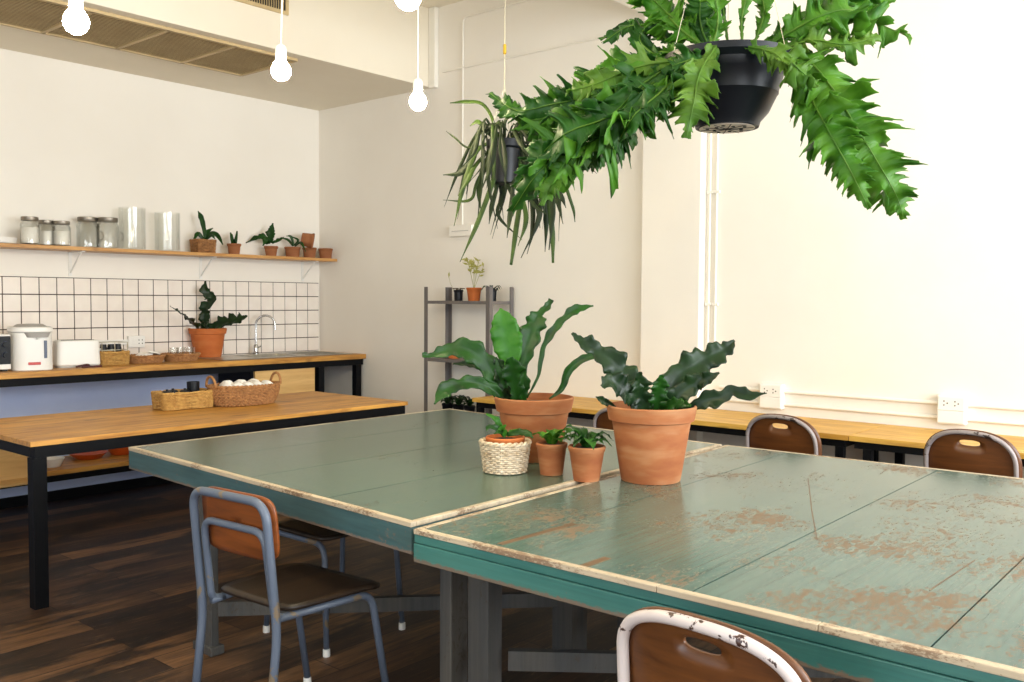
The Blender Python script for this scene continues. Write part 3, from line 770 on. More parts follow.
S2 = shallow(181, 6.14, 'shallow rattan basket of glasses beside the large terracotta pot')
for i, (dx, dy, a, lab) in enumerate(((-.05, -.02, .3, 'white paper packet in the shallow basket, leftmost of three'), (.01, .01, -.4, 'white paper packet in the shallow basket, middle of three'), (.06, -.015, .8, 'white paper packet in the shallow basket, rightmost of three'))):
    o = MB().box((-.045, -.03, -.006), (.045, .03, .006)).build('paper_packet', M['cloth'], bevel=.004)
    tag(o, lab, 'packet', 'packets in the shallow basket', (S1.location.x+dx, S1.location.y+dy, CZ+.050+.009*i), a); o.rotation_euler = (.15, -.5+.35*i, a)
for dx, dy, lab in ((-.055, 0, 'small clear glass in the shallow basket, farthest from the pot'), (.015, .03, 'small clear glass in the shallow basket, behind the other two'), (.06, -.02, 'small clear glass in the shallow basket, nearest the large pot')):
    o = MB().lathe([(.026, 0), (.028, .004), (.033, .085), (.0305, .085), (.026, .008), (.001, .007)], 24).build('drinking_glass', M['glass'], smooth=True)
    tag(o, lab, 'glass', 'glasses in the shallow basket', (S2.location.x+dx, S2.location.y+dy, CZ+.012))
# potted wavy plant on counter
cp = onz(205, 357, CZ); t = thing('potted_plant', 'large terracotta pot with three dark wavy leaves on the kitchen counter', 'plant', (cp.x, cp.y-.04, CZ+.0005))
dd0 = dep(t.location); rr1 = 18.6*dd0/F
clay_pot(t, rr1*.70, rr1, 29*dd0/F, M['terra2'], .045, .01, .03)
K = lambda L: [(150+x/2.728, 180+y/2.728) for x, y in L]
for px, hw, dd in ((K([(150, 425), (150, 380), (152, 350), (166, 325), (150, 300), (152, 276)]), [3, 5, 5.5, 5.5, 4.5, 1], -.06), (K([(140, 425), (120, 395), (95, 372), (55, 345)]), [3, 5, 4.5, 1], [-.02, -.16, -.32, -.50]),
                   (K([(160, 425), (180, 398), (215, 385), (245, 380), (266, 371)]), [4, 6, 6.5, 5.5, 1], -.03), (K([(145, 425), (152, 400), (160, 388)]), [4, 5, 1.5], -.06)):
    px_leaf(t, px, hw, dd0, dd, M['leafb'], seg=40, m=3, rnd=RN, scal=.22, rn=5, ruffle=.45, tilt=.7)

# ---- lower shelf of the counter
LZ = .3155
cr = thing('wooden_crate', 'wooden box on the lower shelf at the left edge of the photo', 'crate', (ony(-26, 465, 6.0).x, 6.05, LZ))
q = MB()
q.box((-.22, -.14, 0), (.22, .14, .014)); q.box((-.22, -.14, .015), (.22, -.126, .17)); q.box((-.22, .126, .015), (.22, .14, .17))
q.build('side_boards', M['panelwood'], cr)
MB().box((.205, -.125, .0145), (.22, .125, .17)).box((-.22, -.125, .0145), (-.205, .125, .17)).build('end_boards', M['panelwood'], cr)
MB().lathe([(.026, 0), (.026, .002)], 20, sy=.55).build('green_plug', M['green'], cr)
gp = cr.children[-1]; gp.rotation_euler = (PI/2, 0, 0); gp.location = (.09, -.1405, .11)
def dish(px, py, r, h, mat, label, name, y=6.12):
    o = MB().lathe([(r*.6, 0), (r*.65, .003), (r, h), (r-.004, h), (r*.6, .008), (.001, .007)], 32).build(name, M[mat], smooth=True)
    tag(o, label, 'dish', None, (ony(px, py, y).x, y, LZ+.0005)); return o
dish(52, 455, .075, .055, 'plastic', 'white bowl on the lower shelf behind the black table leg', 'white_bowl', 6.05)
dish(88, 447, .125, .04, 'orange', 'orange plate on the lower shelf right of the white bowl', 'orange_plate', 6.2)
dish(122, 444, .11, .06, 'orange', 'deeper orange dish on the lower shelf, nearest the green table', 'orange_dish', 6.2)

# ================================================================== wood dining table
wx0, wx1, wy0, wy1 = 1.715, 3.985, 4.262, 5.22
wt = thing('wooden_table', 'long honey wood table on black square steel legs', 'table', ((wx0+wx1)/2, (wy0+wy1)/2, 0))
W0 = wt.location.copy()
tp_ = MB(); nb = 6; tones = []
for k in range(nb):
    a = wy0+(wy1-wy0)*k/nb; b = wy0+(wy1-wy0)*(k+1)/nb
    tp_.box(Vector((wx0, a+.0005, .735))-W0, Vector((wx1, b-.0005, .758))-W0)
tp_.build('tabletop', M['honey'], wt, bevel=.0015)
fr = MB()
for yy in (wy0+.006, wy1-.06): fr.box(Vector((wx0+.02, yy, .682))-W0, Vector((wx1-.02, yy+.04, .7345))-W0)
for xx in (wx0+.02, wx1-.06, (wx0+wx1)/2-.02, 2.55, 3.4): fr.box(Vector((xx, wy0+.05, .682))-W0, Vector((xx+.04, wy1-.06, .7345))-W0)
fr.build('frame', M['black'], wt)
for xx in (wx0+.012, wx1-.08):
    for yy in (wy0+.006, wy1-.08): MB().box(Vector((xx, yy, 0))-W0, Vector((xx+.06, yy+.06, .6815))-W0).build('leg', M['black'], wt)

# baskets on the wooden table
b = onz(186, 410, .758); RB = thing('straw_basket', 'rectangular yellow straw basket on wooden table holding black things', 'basket', (b.x+.035, b.y+.09, .761), math.radians(-3))
weave(RB, rrect(.145, .08, 9), .092, 11, 40, .0052, M['straw'], 1.06)
bl = RB.location
o = MB().lathe([(.030, 0), (.034, .004), (.036, .135), (.033, .135), (.030, .01), (.001, .009)], 24).build('black_cup', M['blackpl'], smooth=True); tag(o, 'black cup standing tallest in the rectangular straw basket', 'cup', None, (bl.x+.07, bl.y+.01, .7735))
for i, (dx, dy, lab) in enumerate(((-.10, .0, 'black lid at the left end of the rectangular straw basket'), (-.047, .03, 'black lid beside the left one in the rectangular straw basket'), (.006, -.01, 'black lid beside the black cup in the straw basket'))):
    o = MB().lathe([(.028, 0), (.029, .003), (.029, .085), (.024, .093), (.008, .095), (.008, .102), (.001, .104)], 20).build('black_canister', M['blackpl'], smooth=True)
    tag(o, lab.replace('lid', 'canister'), 'canister', 'black canisters in the straw basket', (bl.x+dx, bl.y+dy, .772))
b = onz(243, 408, .758); OB = thing('oval_rattan_basket', 'oval brown rattan basket with two loop handles holding white cloths', 'basket', (b.x+.115, b.y+.16, .761), math.radians(-2))
weave(OB, ell(.185, .11), .115, 12, 40, .0052, M['rattan'], 1.22, bulge=.01)
for s in (-1, 1):
    MB().tube([(s*.218+s*.006*math.sin(a*PI/10), .055*math.cos(a*PI/10), .112+.066*math.sin(a*PI/10)) for a in range(11)], .008, 8).build('handle', M['rattan'], OB, smooth='all')
ol = OB.location; rn_ = random.Random(3)
labs = ['leftmost rolled white cloth in the oval basket', 'rolled white cloth in the oval basket, second from left', 'rolled white cloth in the oval basket, at the middle front', 'rolled white cloth in the oval basket, second from right', 'rightmost rolled white cloth in the oval basket',
        'rolled white cloth in the back row of oval basket, left', 'rolled white cloth in the back row of oval basket, middle', 'rolled white cloth in the back row of oval basket, right']
for i, lab in enumerate(labs):
    if i < 5: dx, dy, dz = -.14+i*.07, -.035, .108
    else: dx, dy, dz = -.095+(i-5)*.095, .045, .116
    path = [(-.045, 0, 0), (-.04, 0, 0), (0, .003, .004), (.04, 0, 0), (.045, 0, 0)]
    o = MB().tube(path, [.012, .025, .028, .025, .012], 14).build('rolled_cloth', M['cloth'], smooth='all')
    tag(o, lab, 'cloth', 'rolled white cloths in the oval basket', (ol.x+dx, ol.y+dy, .759+dz))
    o.rotation_euler = (0, rn_.uniform(-.25, .25), PI/2+rn_.uniform(-.25, .25))

# ================================================================== green communal tables
def green_table(name_label, cor, planks, mat, mtone, seedv, grooves=True, strip=False):
    """cor: near-left seam.. corners in order front-y0, front-y1, back-y1, back-y0 (x,y); planks = fractions along y"""
    c = Vector((sum(p[0] for p in cor)/4, sum(p[1] for p in cor)/4, 0))
    t = thing('green_table', name_label, 'table', c, 0, 'weathered green tables')
    A, B, Cc, D = [Vector((p[0], p[1], 0))-c for p in cor]      # A front low-y, B front high-y, C back high-y, D back low-y
    def P(u, v, z):    # u along y from A to B, v from front to back
        p = A.lerp(B, u).lerp(D.lerp(Cc, u), v); return Vector((p.x, p.y, z))
    L = (B-A).length; Wd = (D-A).length; eu = .023/L; ev = .024/Wd
    tm = MB(); tones = []; rr = random.Random(seedv)
    zt, zb = .7495, .722
    for a, b in zip(planks, planks[1:]):
        u0 = eu if a == 0 else a+.0018/L; u1 = 1-eu if b == 1 else b-.0018/L
        n = 1
        tm.hexa([P(u0, ev, zb), P(u0, 1-ev, zb), P(u1, 1-ev, zb), P(u1, ev, zb)][::1], [P(u0, ev, zt), P(u0, 1-ev, zt), P(u1, 1-ev, zt), P(u1, ev, zt)])
        tones.append(rr.uniform(*mtone))
    tm.build('tabletop', mat, t, tones=tones)
    sub = MB(); sub.hexa([P(eu, ev, zb-.012), P(eu, 1-ev, zb-.012), P(1-eu, 1-ev, zb-.012), P(1-eu, ev, zb-.012)], [P(eu, ev, zb-.001), P(eu, 1-ev, zb-.001), P(1-eu, 1-ev, zb-.001), P(1-eu, ev, zb-.001)])
    sub.build('underboard', M['dark'], t)
    # cream edging in short lengths
    def strip4(u0, u1, v0, v1, z0, z1, mb): mb.hexa([P(u0, v0, z0), P(u0, v1, z0), P(u1, v1, z0), P(u1, v0, z0)], [P(u0, v0, z1), P(u0, v1, z1), P(u1, v1, z1), P(u1, v0, z1)])
    ed = MB(); k = .0006
    cuts = [0]+[q+rr.uniform(-.02, .02) for q in (.22, .41, .63, .80)]+[1]
    for a, b in zip(cuts, cuts[1:]):
        strip4(a+k/L, b-k/L, 0, ev-.0005/Wd, .735, .7502, ed); strip4(a+k/L, b-k/L, 1-ev+.0005/Wd, 1, .735, .7502, ed)
    for u0, u1 in ((0, eu-.0005/L), (1-eu+.0005/L, 1)): strip4(u0, u1, ev, 1-ev, .735, .7502, ed)
    ed.build('edge_trim', M['cream'], t, bevel=.002)
    ap = MB()
    e2 = .028
    g0, g1 = .004/Wd, e2/Wd; h0, h1 = .004/L, e2/L
    zA = .655
    if grooves: strip4(.0, 1, g0, g1, .7105, .7345, ap); strip4(.0, 1, g0*.2, g1, zA, .709, ap)
    else: strip4(.0, 1, g0*.4, g1, zA, .7345, ap)
    strip4(0, 1, 1-g1, 1-g0, zA, .7345, ap)
    strip4(h0, h1, g1, 1-g1, zA, .7345, ap); strip4(1-h1, 1-h0, g1, 1-g1, zA, .7345, ap)
    ap.build('apron', M['teal' if grooves else 'tealg'], t, bevel=.0025)
    return t, P, c
LT, LP, LC = green_table('sage green weathered table nearer the kitchen, potted plants near its seam',
    [(1.842, 1.957), (1.964, 3.872), (3.944, 3.858), (3.80, 1.990)], [0, .235, .49, .745, 1], M['plaint'], (.86, 1.0), 2, False)
RTb, RP, RC = green_table('worn pale green table with scuffed patches, nearer the camera',
    [(1.805, -.15), (1.797, 1.900), (3.805, 1.972), (3.85, -.15)], [0, .325, .572, .86, 1], M['plainr'], (.92, 1.0), 5)
# dark inlays on the right table
def inlay(p, q, w, name='repair_strip'):
    a, b = onz(*p, .75)-RC, onz(*q, .75)-RC
    a.z = b.z = .7497
    MB().bar(a, b, w, .0008).build(name, M['strip'], RTb)
inlay((500, 544), (575, 523.5), .022); inlay((579, 567.5), (608, 557.5), .024)
for p_, q_ in (((808, 478), (812, 512)), ((812, 512), (817, 540)), ((930, 590), (975, 560)), ((880, 474), (886, 470))): inlay(p_, q_, .003, 'scratch')
# legs: posts and stretchers
def post(root, C, x0, y0, x1, y1, mat='legp'):
    return MB().box(Vector((x0, y0, 0))-C, Vector((x1, y1, .654))-C).build('leg', M[mat], root, bevel=.004)
def cornered(root, C, X, pxl, pxc, pxr):
    y0 = onx(pxc, 620, X).y; y1 = onx(pxl, 620, X).y; x1 = ony(pxr, 620, y0).x
    post(root, C, X, y0, x1, y1); return y0, y1, x1
ly = cornered(LT, LC, 1.955, 196, 211, 219)
cornered(LT, LC, 2.05, 439.5, 451, 468)
post(LT, LC, 3.60, 2.08, 3.70, 2.18); post(LT, LC, 3.66, 3.5, 3.76, 3.6)
cornered(RTb, RC, 2.05, 467.5, 488, 502.5)
post(RTb, RC, 3.60, 1.70, 3.70, 1.80); post(RTb, RC, 2.05, .0, 2.15, .1); post(RTb, RC, 3.6, .0, 3.7, .1)
MB().box(Vector((1.945, ly[0]-.015, 0))-LC, Vector((ly[2]+.015, ly[1]+.01, .035))-LC).build('foot_block', M['legp'], LT, bevel=.004)
MB().box(Vector((2.85, 2.12, 0))-LC, Vector((2.95, 2.22, .654))-LC).build('leg', M['legp'], LT, bevel=.004)
MB().bar(Vector((ly[2], ly[0]+.02, .175))-LC, Vector((2.86, 2.20, .225))-LC, .03, .055).build('stretcher', M['legp'], LT)
MB().box(Vector((2.80, 1.78, 0))-RC, Vector((2.90, 1.88, .654))-RC).build('leg', M['legp'], RTb, bevel=.004)
MB().bar(Vector((2.12, 1.82, .30))-RC, Vector((3.6, .1, .26))-RC, .03, .06).build('stretcher', M['legp'], RTb)
MB().bar(Vector((2.90, 1.78, .22))-RC, Vector((3.62, 1.0, .25))-RC, .03, .055).build('stretcher', M['legp'], RTb)

# ================================================================== bench counter along east wall
BZ = .75
def bench(y0, y1, label, xf, i0=.02, i1=.02):
    t = thing('wooden_bench_table', label, 'table', ((xf+XB)/2, (y0+y1)/2, 0), 0, 'narrow honey wood tables along the wall')
    c = t.location.copy(); B_ = lambda mb, a, b: mb.box(Vector(a)-c, Vector(b)-c)
    m_ = MB(); n = 4
    for k in range(n):
        a = xf+(XB-.004-xf)*k/n; b = xf+(XB-.004-xf)*(k+1)/n
        B_(m_, (a+.0004, y0, BZ-.026), (b-.0004, y1, BZ))
    m_.build('tabletop', M['honeyy'], t, bevel=.0015)
    f = MB(); B_(f, (xf+.02, y0+.02, BZ-.062), (xf+.06, y1-.02, BZ-.0265)); B_(f, (XB-.07, y0+.02, BZ-.062), (XB-.03, y1-.02, BZ-.0265))
    for yy in (y0+.02, y1-.06): B_(f, (xf+.06, yy, BZ-.062), (XB-.07, yy+.04, BZ-.0265))
    f.build('frame', M['black'], t)
    for xx in (xf+.02, XB-.07):
        for yy in (y0+i0, y1-.04-i1): B_(MB(), (xx, yy, 0), (xx+.04, yy+.04, BZ-.0625)).build('leg', M['black'], t)
bench(1.672, 4.17, 'narrow honey wood table along the wall, reaching to the metal rack', 4.475, .03, .02)
bench(-.9, 1.668, 'narrow honey wood table along the wall, running out of frame at right', 4.475, .02, .062)

# ================================================================== metal rack
RX0, RX1, RY0, RY1 = 4.745, 5.0, 4.262, 4.905
rk = thing('metal_rack', 'slim grey metal rack of open shelves against the wall', 'rack', ((RX0+RX1)/2, (RY0+RY1)/2, 0))
c = rk.location.copy()
for xx, sx in ((RX0, 1), (RX1, -1)):
    for yy, sy in ((RY0, 1), (RY1, -1)):
        q = MB()
        q.box((min(xx, xx+sx*.035)-c.x, min(yy, yy+sy*.003)-c.y, 0), (max(xx, xx+sx*.035)-c.x, max(yy, yy+sy*.003)-c.y, 1.49))
        q.box((min(xx, xx+sx*.003)-c.x, min(yy+sy*.003, yy+sy*.035)-c.y, 0), (max(xx, xx+sx*.003)-c.x, max(yy+sy*.003, yy+sy*.035)-c.y, 1.49))
        q.build('post', M['rack'], rk)
for z in (.14, .55, .965, 1.385):
    q = MB(); e = .0045
    q.box((RX0+e-c.x, RY0+e-c.y, z), (RX1-e-c.x, RY1-e-c.y, z+.004))
    q.box((RX0+e-c.x, RY0+e-c.y, z-.018), (RX0+e+.002-c.x, RY1-e-c.y, z)); q.box((RX1-e-.002-c.x, RY0+e-c.y, z-.018), (RX1-e-c.x, RY1-e-c.y, z))
    q.box((RX0+e-c.x, RY0+e-c.y, z-.018), (RX1-e-c.x, RY0+e+.002-c.y, z)); q.box((RX0+e-c.x, RY1-e-.002-c.y, z-.018), (RX1-e-c.x, RY1-e-c.y, z))
    q.build('shelf', M['rack'], rk)
RKZ = 1.3895
def rack_plant(px, z, r0, r1, h, mat, label, name='potted_plant', x=4.87):
    p = onx(px, 290, x); t = thing(name, label, 'plant', (x, p.y, z), 0, 'small plants on the metal rack'); clay_pot(t, r0, r1, h, M[mat], .018, .003, .012, n=28, wall=.004); return t
t = rack_plant(458.5, RKZ, .03, .036, .08, 'blackpl', 'small black pot with dry dark stems, left on the rack top', x=4.85)
for k in range(7):
    a = k*.9; MB().tube([(0, 0, .06), (.02*math.cos(a), .02*math.sin(a), .09), (.045*math.cos(a), .045*math.sin(a), .088)], .004, 5).build('stem', M['twig'], t, smooth='all')
MB().tube([(-.02, .02, .06), (-.035, .05, .13), (-.04, .06, .185)], .0012, 5).build('stem', M['pale'], t, smooth='all')
mb = MB(); blade(mb, [(-.04, .06, .165), (-.04, .055, .19), (-.045, .05, .21)], [.001, .01, .001], (-1, 0, .2), seg=8, m=1); mb.build('leaf', M['pale'], t, smooth='all')
t = rack_plant(474, RKZ, .042, .056, .095, 'terra2', 'small terracotta pot with pale bushy seedling on the rack top', x=4.87)
rb = random.Random(5)
for k in range(7):
    a = k*.9+.3; h = rb.uniform(.15, .23); top = Vector((.085*math.cos(a)*rb.uniform(.3, 1), .085*math.sin(a)*rb.uniform(.3, 1), .08+h))
    MB().tube(spline([(0, 0, .08), top*.5+Vector((0, 0, .05)), top], 6), .0016, 5).build('stem', M['pale'], t, smooth='all')
    for i in range(9):
        b0 = Vector((0, 0, .1)).lerp(top, rb.uniform(.5, 1.05)); dv = Vector((rb.uniform(-1, 1), rb.uniform(-1, 1), rb.uniform(-.2, .8))).normalized()*rb.uniform(.03, .05)
        mb = MB(); blade(mb, [b0, b0+dv*.5, b0+dv], [.001, rb.uniform(.006, .009), .001], (-.7, -.5, .5), seg=5, m=1, rnd=rb); mb.build('leaf', M['pale'], t, smooth='all')
t = rack_plant(492, RKZ, .03, .036, .085, 'blackpl', 'small black pot with drooping dark leaves, right on the rack top', x=4.86)
rosette(t, 7, .09, .012, .075, [M['leafb'], M['leafd']], rb, .6, .9)
p = onx(453, 357, 4.86)
o = MB().lathe(pot_profile(.04, .05, .07, .016, .004, .005)+[(.03, .006)], 28).build('empty_clay_pot', M['terra2'], smooth=True); tag(o, 'small empty terracotta pot on the rack middle shelf', 'pot', None, (4.87, p.y, .9695))
for px, lab in ((448, 'leafy potted plant on the lower rack shelf, left'), (459, 'leafy potted plant on the lower rack shelf, middle'), (470, 'leafy potted plant on the lower rack shelf, right')):
    t = rack_plant(px, .5545, .035, .045, .08, 'blackpl', lab, x=4.87); rosette(t, 12, .10, .016, .075, [M['leafd'], M['leafb']], rb, .9, .5)

# ================================================================== chairs
def plate(root, outline, hole, mat, x0, curve, th, name='backrest', R=6, n=72):
    """outline/hole: functions a->(y,z); rings between; curved about the vertical"""
    mb = MB()
    def X(y): return x0+curve*(y/.19)**2
    faces = []
    for k in range(R+1):
        f_ = k/R
        for i in range(n):
            a = 2*PI*i/n; y0, z0 = hole(a); y1, z1 = outline(a)
            y = y0+(y1-y0)*f_; z = z0+(z1-z0)*f_
            mb.v.append(Vector((X(y), y, z)))
    for k in range(R):
        for i in range(n):
            j = (i+1) % n; mb.f.append((k*n+i, (k+1)*n+i, (k+1)*n+j, k*n+j))
    return mb.build(name, mat, root, smooth='all', solid=th)
def arch_outline(hw, zb, zt, grow=0):
    """D-shaped school chair back: flat-ish bottom, broad rounded top"""
    zm = (zb+zt)/2+.01; hh = (zt-zb)/2
    def f(a):
        c, s = math.cos(a), math.sin(a); p = 2.5 if s > 0 else 4.5
        return ((hw+grow)*math.copysign(abs(c)**(2/p), c), zm+(hh+grow)*math.copysign(abs(s)**(2/p), s))
    return f
def seat_board(root, mat, x0, x1, hw0, hw1, z, th=.014, name='seat'):
    mb = MB(); nx, ny = 12, 12
    for i in range(nx+1):
        for j in range(ny+1):
            u, v_ = i/nx, j/ny*2-1
            cr_ = 1-.10*max(0, (abs(u*2-1)-.72)/.28)**2
            x = x0+(x1-x0)*(.5+(u-.5)*(1-.03*abs(v_)**6)); y = v_*(hw0+(hw1-hw0)*u)*cr_
            zz = z-.012*(1-v_*v_)*math.sin(PI*u)-.010*max(0, u-.8)/.2
            mb.v.append(Vector((x, y, zz)))
    for i in range(nx):
        for j in range(ny):
            a = i*(ny+1)+j; mb.f.append((a, a+ny+1, a+ny+2, a+1))
    return mb.build(name, mat, root, smooth='all', solid=th)
def foot(root, x, y, r=.013): 
    return MB().lathe([(r*1.1, 0), (r*1.15, .004), (r*1.1, .028), (r*.6, .03)], 12, (x, y, 0)).build('foot_cap', M['plastic'], root, smooth=True)

def arch_chair(label, loc, rz, tube, ply, zt=.83, group='brown backed tubular chairs', hw=.178, r=.0095):
    t = thing('school_chair', label, 'chair', loc, rz, group)
    zb = .56; z_s = .44
    ol = arch_outline(hw, zb, zt)
    def lean(z): return -.05*max(0, (z-.45))/.38
    # arch tube with its two rear legs
    pts = [(-.06, -hw+.0, .03), (-.012, -hw, z_s)]
    for i in range(25):
        a = PI+PI*i/24*-1 if False else PI-PI*i/24
        y, z = ol(a); pts.append((lean(z)-.018+.02*(y/.19)**2, y, z))
    pts += [(-.012, hw, z_s), (-.06, hw, .03)]
    pts[0] = (-.05, -hw, .03)
    MB().tube(fillet(pts, .03, 4), r, 10).build('back_frame', tube, t, smooth='all')
    hz = zt-.036
    pl = plate(t, arch_outline(hw+.006, zb, zt, .011), lambda a: (.042*math.copysign(abs(math.cos(a))**.7, math.cos(a)), hz+.013*math.copysign(abs(math.sin(a))**.8, math.sin(a))), ply, 0, .02, .010)
    for v in pl.data.vertices: v.co.x += lean(v.co.z)+.001
    seat_board(t, M['seatd'], .02, .40, .175, .195, z_s+.018)
    for s in (-1, 1):
        MB().tube(fillet([(-.012, s*(hw-.026), z_s-.006), (.37, s*.165, z_s-.006), (.43, s*.172, .03)], .05), r*.9, 10).build('leg', tube, t, smooth='all')
        foot(t, .43, s*.172); foot(t, -.05, s*hw)
    MB().tube([(.18, -.165, z_s-.014), (.18, .165, z_s-.014)], .008, 8).build('cross_bar', tube, t, smooth='all')
    return t
FC = arch_chair('white framed brown backed chair in the foreground at the bottom edge', (1.575, .835, 0), math.radians(-4), M['whitetube'], M['plyd'], .79, hw=.196, r=.0125)
arch_chair('grey framed brown backed chair at the wall table, nearest the right edge', (4.235, 1.05, 0), math.radians(-3), M['greytube'], M['plyd'], .848)
arch_chair('grey framed brown backed chair at the wall table, right of the potted plants', (4.225, 1.885, 0), math.radians(-3), M['greytube'], M['plyd'], .842)
arch_chair('grey framed brown backed chair at the wall table, hidden behind the potted plants', (4.225, 2.80, 0), 0, M['greytube'], M['plyd'], .80)

def square_chair(label, loc, rz):
    t = thing('school_chair', label, 'chair', loc, rz, 'square backed tubular chair')
    hw = .182; r = .0135; z_s = .44; zt = .80
    lean = lambda z: -.035*max(0, z-.40)/.36
    up = [(-.045, -hw, .03), (0, -hw, .40), (lean(zt), -hw+.004, zt), (lean(zt), hw-.004, zt), (0, hw, .40), (-.045, hw, .03)]
    MB().tube(fillet(up, .065, 8), r, 12).build('back_frame', M['bluetube'], t, smooth='all')
    zi = .705
    inn = [(.06, -.155, z_s-.006), (.012, -hw+.028, z_s+.004), (lean(zi)+.01, -hw+.034, zi), (lean(zi)+.01, hw-.034, zi), (.012, hw-.028, z_s+.004), (.06, .155, z_s-.006)]
    MB().tube(fillet(inn, .05, 8), r*.85, 12).build('inner_frame', M['bluetube'], t, smooth='all')
    o = plate(t, lambda a: ((hw-.004)*math.copysign(abs(math.cos(a))**.33, math.cos(a)), .71+.100*math.copysign(abs(math.sin(a))**.4, math.sin(a))), lambda a: (.004*math.cos(a), .71+.004*math.sin(a)), M['ply'], .016, .008, .010, R=5)
    for v in o.data.vertices: v.co.x += lean(v.co.z)+.013
    seat_board(t, M['seatd'], .045, .425, .175, .212, z_s+.02)
    for s in (-1, 1):
        MB().tube(fillet([(.012, s*(hw-.03), z_s-.004), (.375, s*.195, z_s-.004), (.45, s*.205, .03)], .055), r*.92, 12).build('leg', M['bluetube'], t, smooth='all')
        foot(t, .45, s*.205); foot(t, -.045, s*hw)
    MB().tube([(.2, -.178, z_s-.012), (.2, .178, z_s-.012)], .008, 8).build('cross_bar', M['bluetube'], t, smooth='all')
    return t
square_chair('grey blue tubular chair with orange wood back pushed up to green table', (1.60, 2.47, 0), math.radians(4))
# low stool tucked beneath
st = thing('tubular_stool', 'low tubular stool with dark seat tucked under the green table', 'stool', (2.45, 3.07, 0))
seat_board(st, M['seatd'], -.20, .20, .185, .185, .455)
for sx in (-1, 1):
    MB().tube(fillet([(sx*.2, -.2, .03), (sx*.185, -.17, .432), (sx*.185, .17, .432), (sx*.2, .2, .03)], .06), .012, 10).build('leg_frame', M['bluetube'], st, smooth='all')
    for sy in (-1, 1): foot(st, sx*.2, sy*.2)

# ================================================================== plants on the green table
TZ = .7508
RP_ = random.Random(21)
def Lc(L): return [(420+x/4.872, 280+y/4.872) for x, y in L]
def Rc(L): return [(570+x/5.12, 320+y/5.12) for x, y in L]
q = onz(533.5, 458.5, TZ); d = dep(q)
t = thing('potted_plant', 'large terracotta pot behind the wicker basket, arching wavy leaves and one bright leaf', 'plant', (q.x, q.y, TZ), 0, 'large potted plants on the green table')
clay_pot(t, .108, 40*d/F, .255, M['terra'], .062, .011, .03)
dl = d
s5 = lambda L: [x/4.872 for x in L]
specs = [
    (Lc([(450, 575), (448, 470), (438, 380), (425, 300), (408, 215), (392, 138)]), s5([8, 10, 14, 24, 44, 62, 72, 74, 72, 62, 42, 5]), .0, 'leafl', dict(scal=.06, ruffle=.1, rn=5, fold=.1)),
    (Lc([(490, 575), (500, 440), (515, 340), (550, 240), (570, 190), (585, 160), (620, 130), (640, 95)]), s5([12, 24, 40, 58, 44, 20, 16, 14]), .06, 'leafd', dict(scal=.3, ruffle=.35, rn=3.6)),
    (Lc([(520, 575), (575, 470), (598, 340), (650, 245), (715, 175), (770, 140), (845, 126)]), s5([5, 7, 14, 19, 20, 24, 4]), .02, 'leafd', dict(scal=.3, ruffle=.34, rn=3.6)),
    (Lc([(630, 580), (690, 530), (720, 450), (780, 392), (840, 372), (880, 358)]), s5([4, 14, 20, 20, 16, 4]), -.05, 'leafd', dict(scal=.08, ruffle=.2)),
    (Lc([(410, 575), (370, 480), (300, 385), (200, 335), (110, 352), (50, 368), (10, 365)]), s5([20, 42, 56, 50, 28, 12, 12]), -.08, 'leafd', dict(scal=.25, ruffle=.3, rn=4)),
    (Lc([(410, 580), (350, 530), (260, 500), (180, 512), (115, 545), (70, 605)]), s5([18, 32, 30, 34, 36, 4]), -.16, 'leafd', dict(scal=.22, ruffle=.3, rn=3)),
    (Lc([(470, 585), (460, 500), (450, 430), (440, 375)]), s5([20, 44, 52, 18]), -.06, 'leafd', dict(scal=.25, ruffle=.3, rn=2)),
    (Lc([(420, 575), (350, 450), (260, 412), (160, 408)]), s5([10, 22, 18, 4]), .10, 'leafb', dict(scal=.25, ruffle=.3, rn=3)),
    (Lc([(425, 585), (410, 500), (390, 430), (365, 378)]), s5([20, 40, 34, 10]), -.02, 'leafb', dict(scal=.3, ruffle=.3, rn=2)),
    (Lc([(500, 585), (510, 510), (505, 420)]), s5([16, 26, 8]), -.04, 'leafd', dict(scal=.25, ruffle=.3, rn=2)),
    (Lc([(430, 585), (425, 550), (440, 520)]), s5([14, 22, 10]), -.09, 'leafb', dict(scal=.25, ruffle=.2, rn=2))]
for px, hw, dd, mt, kw in specs: px_leaf(t, px, hw, dl, dd, M[mt], seg=44, m=4, rnd=RP_, tilt=.35, **kw)

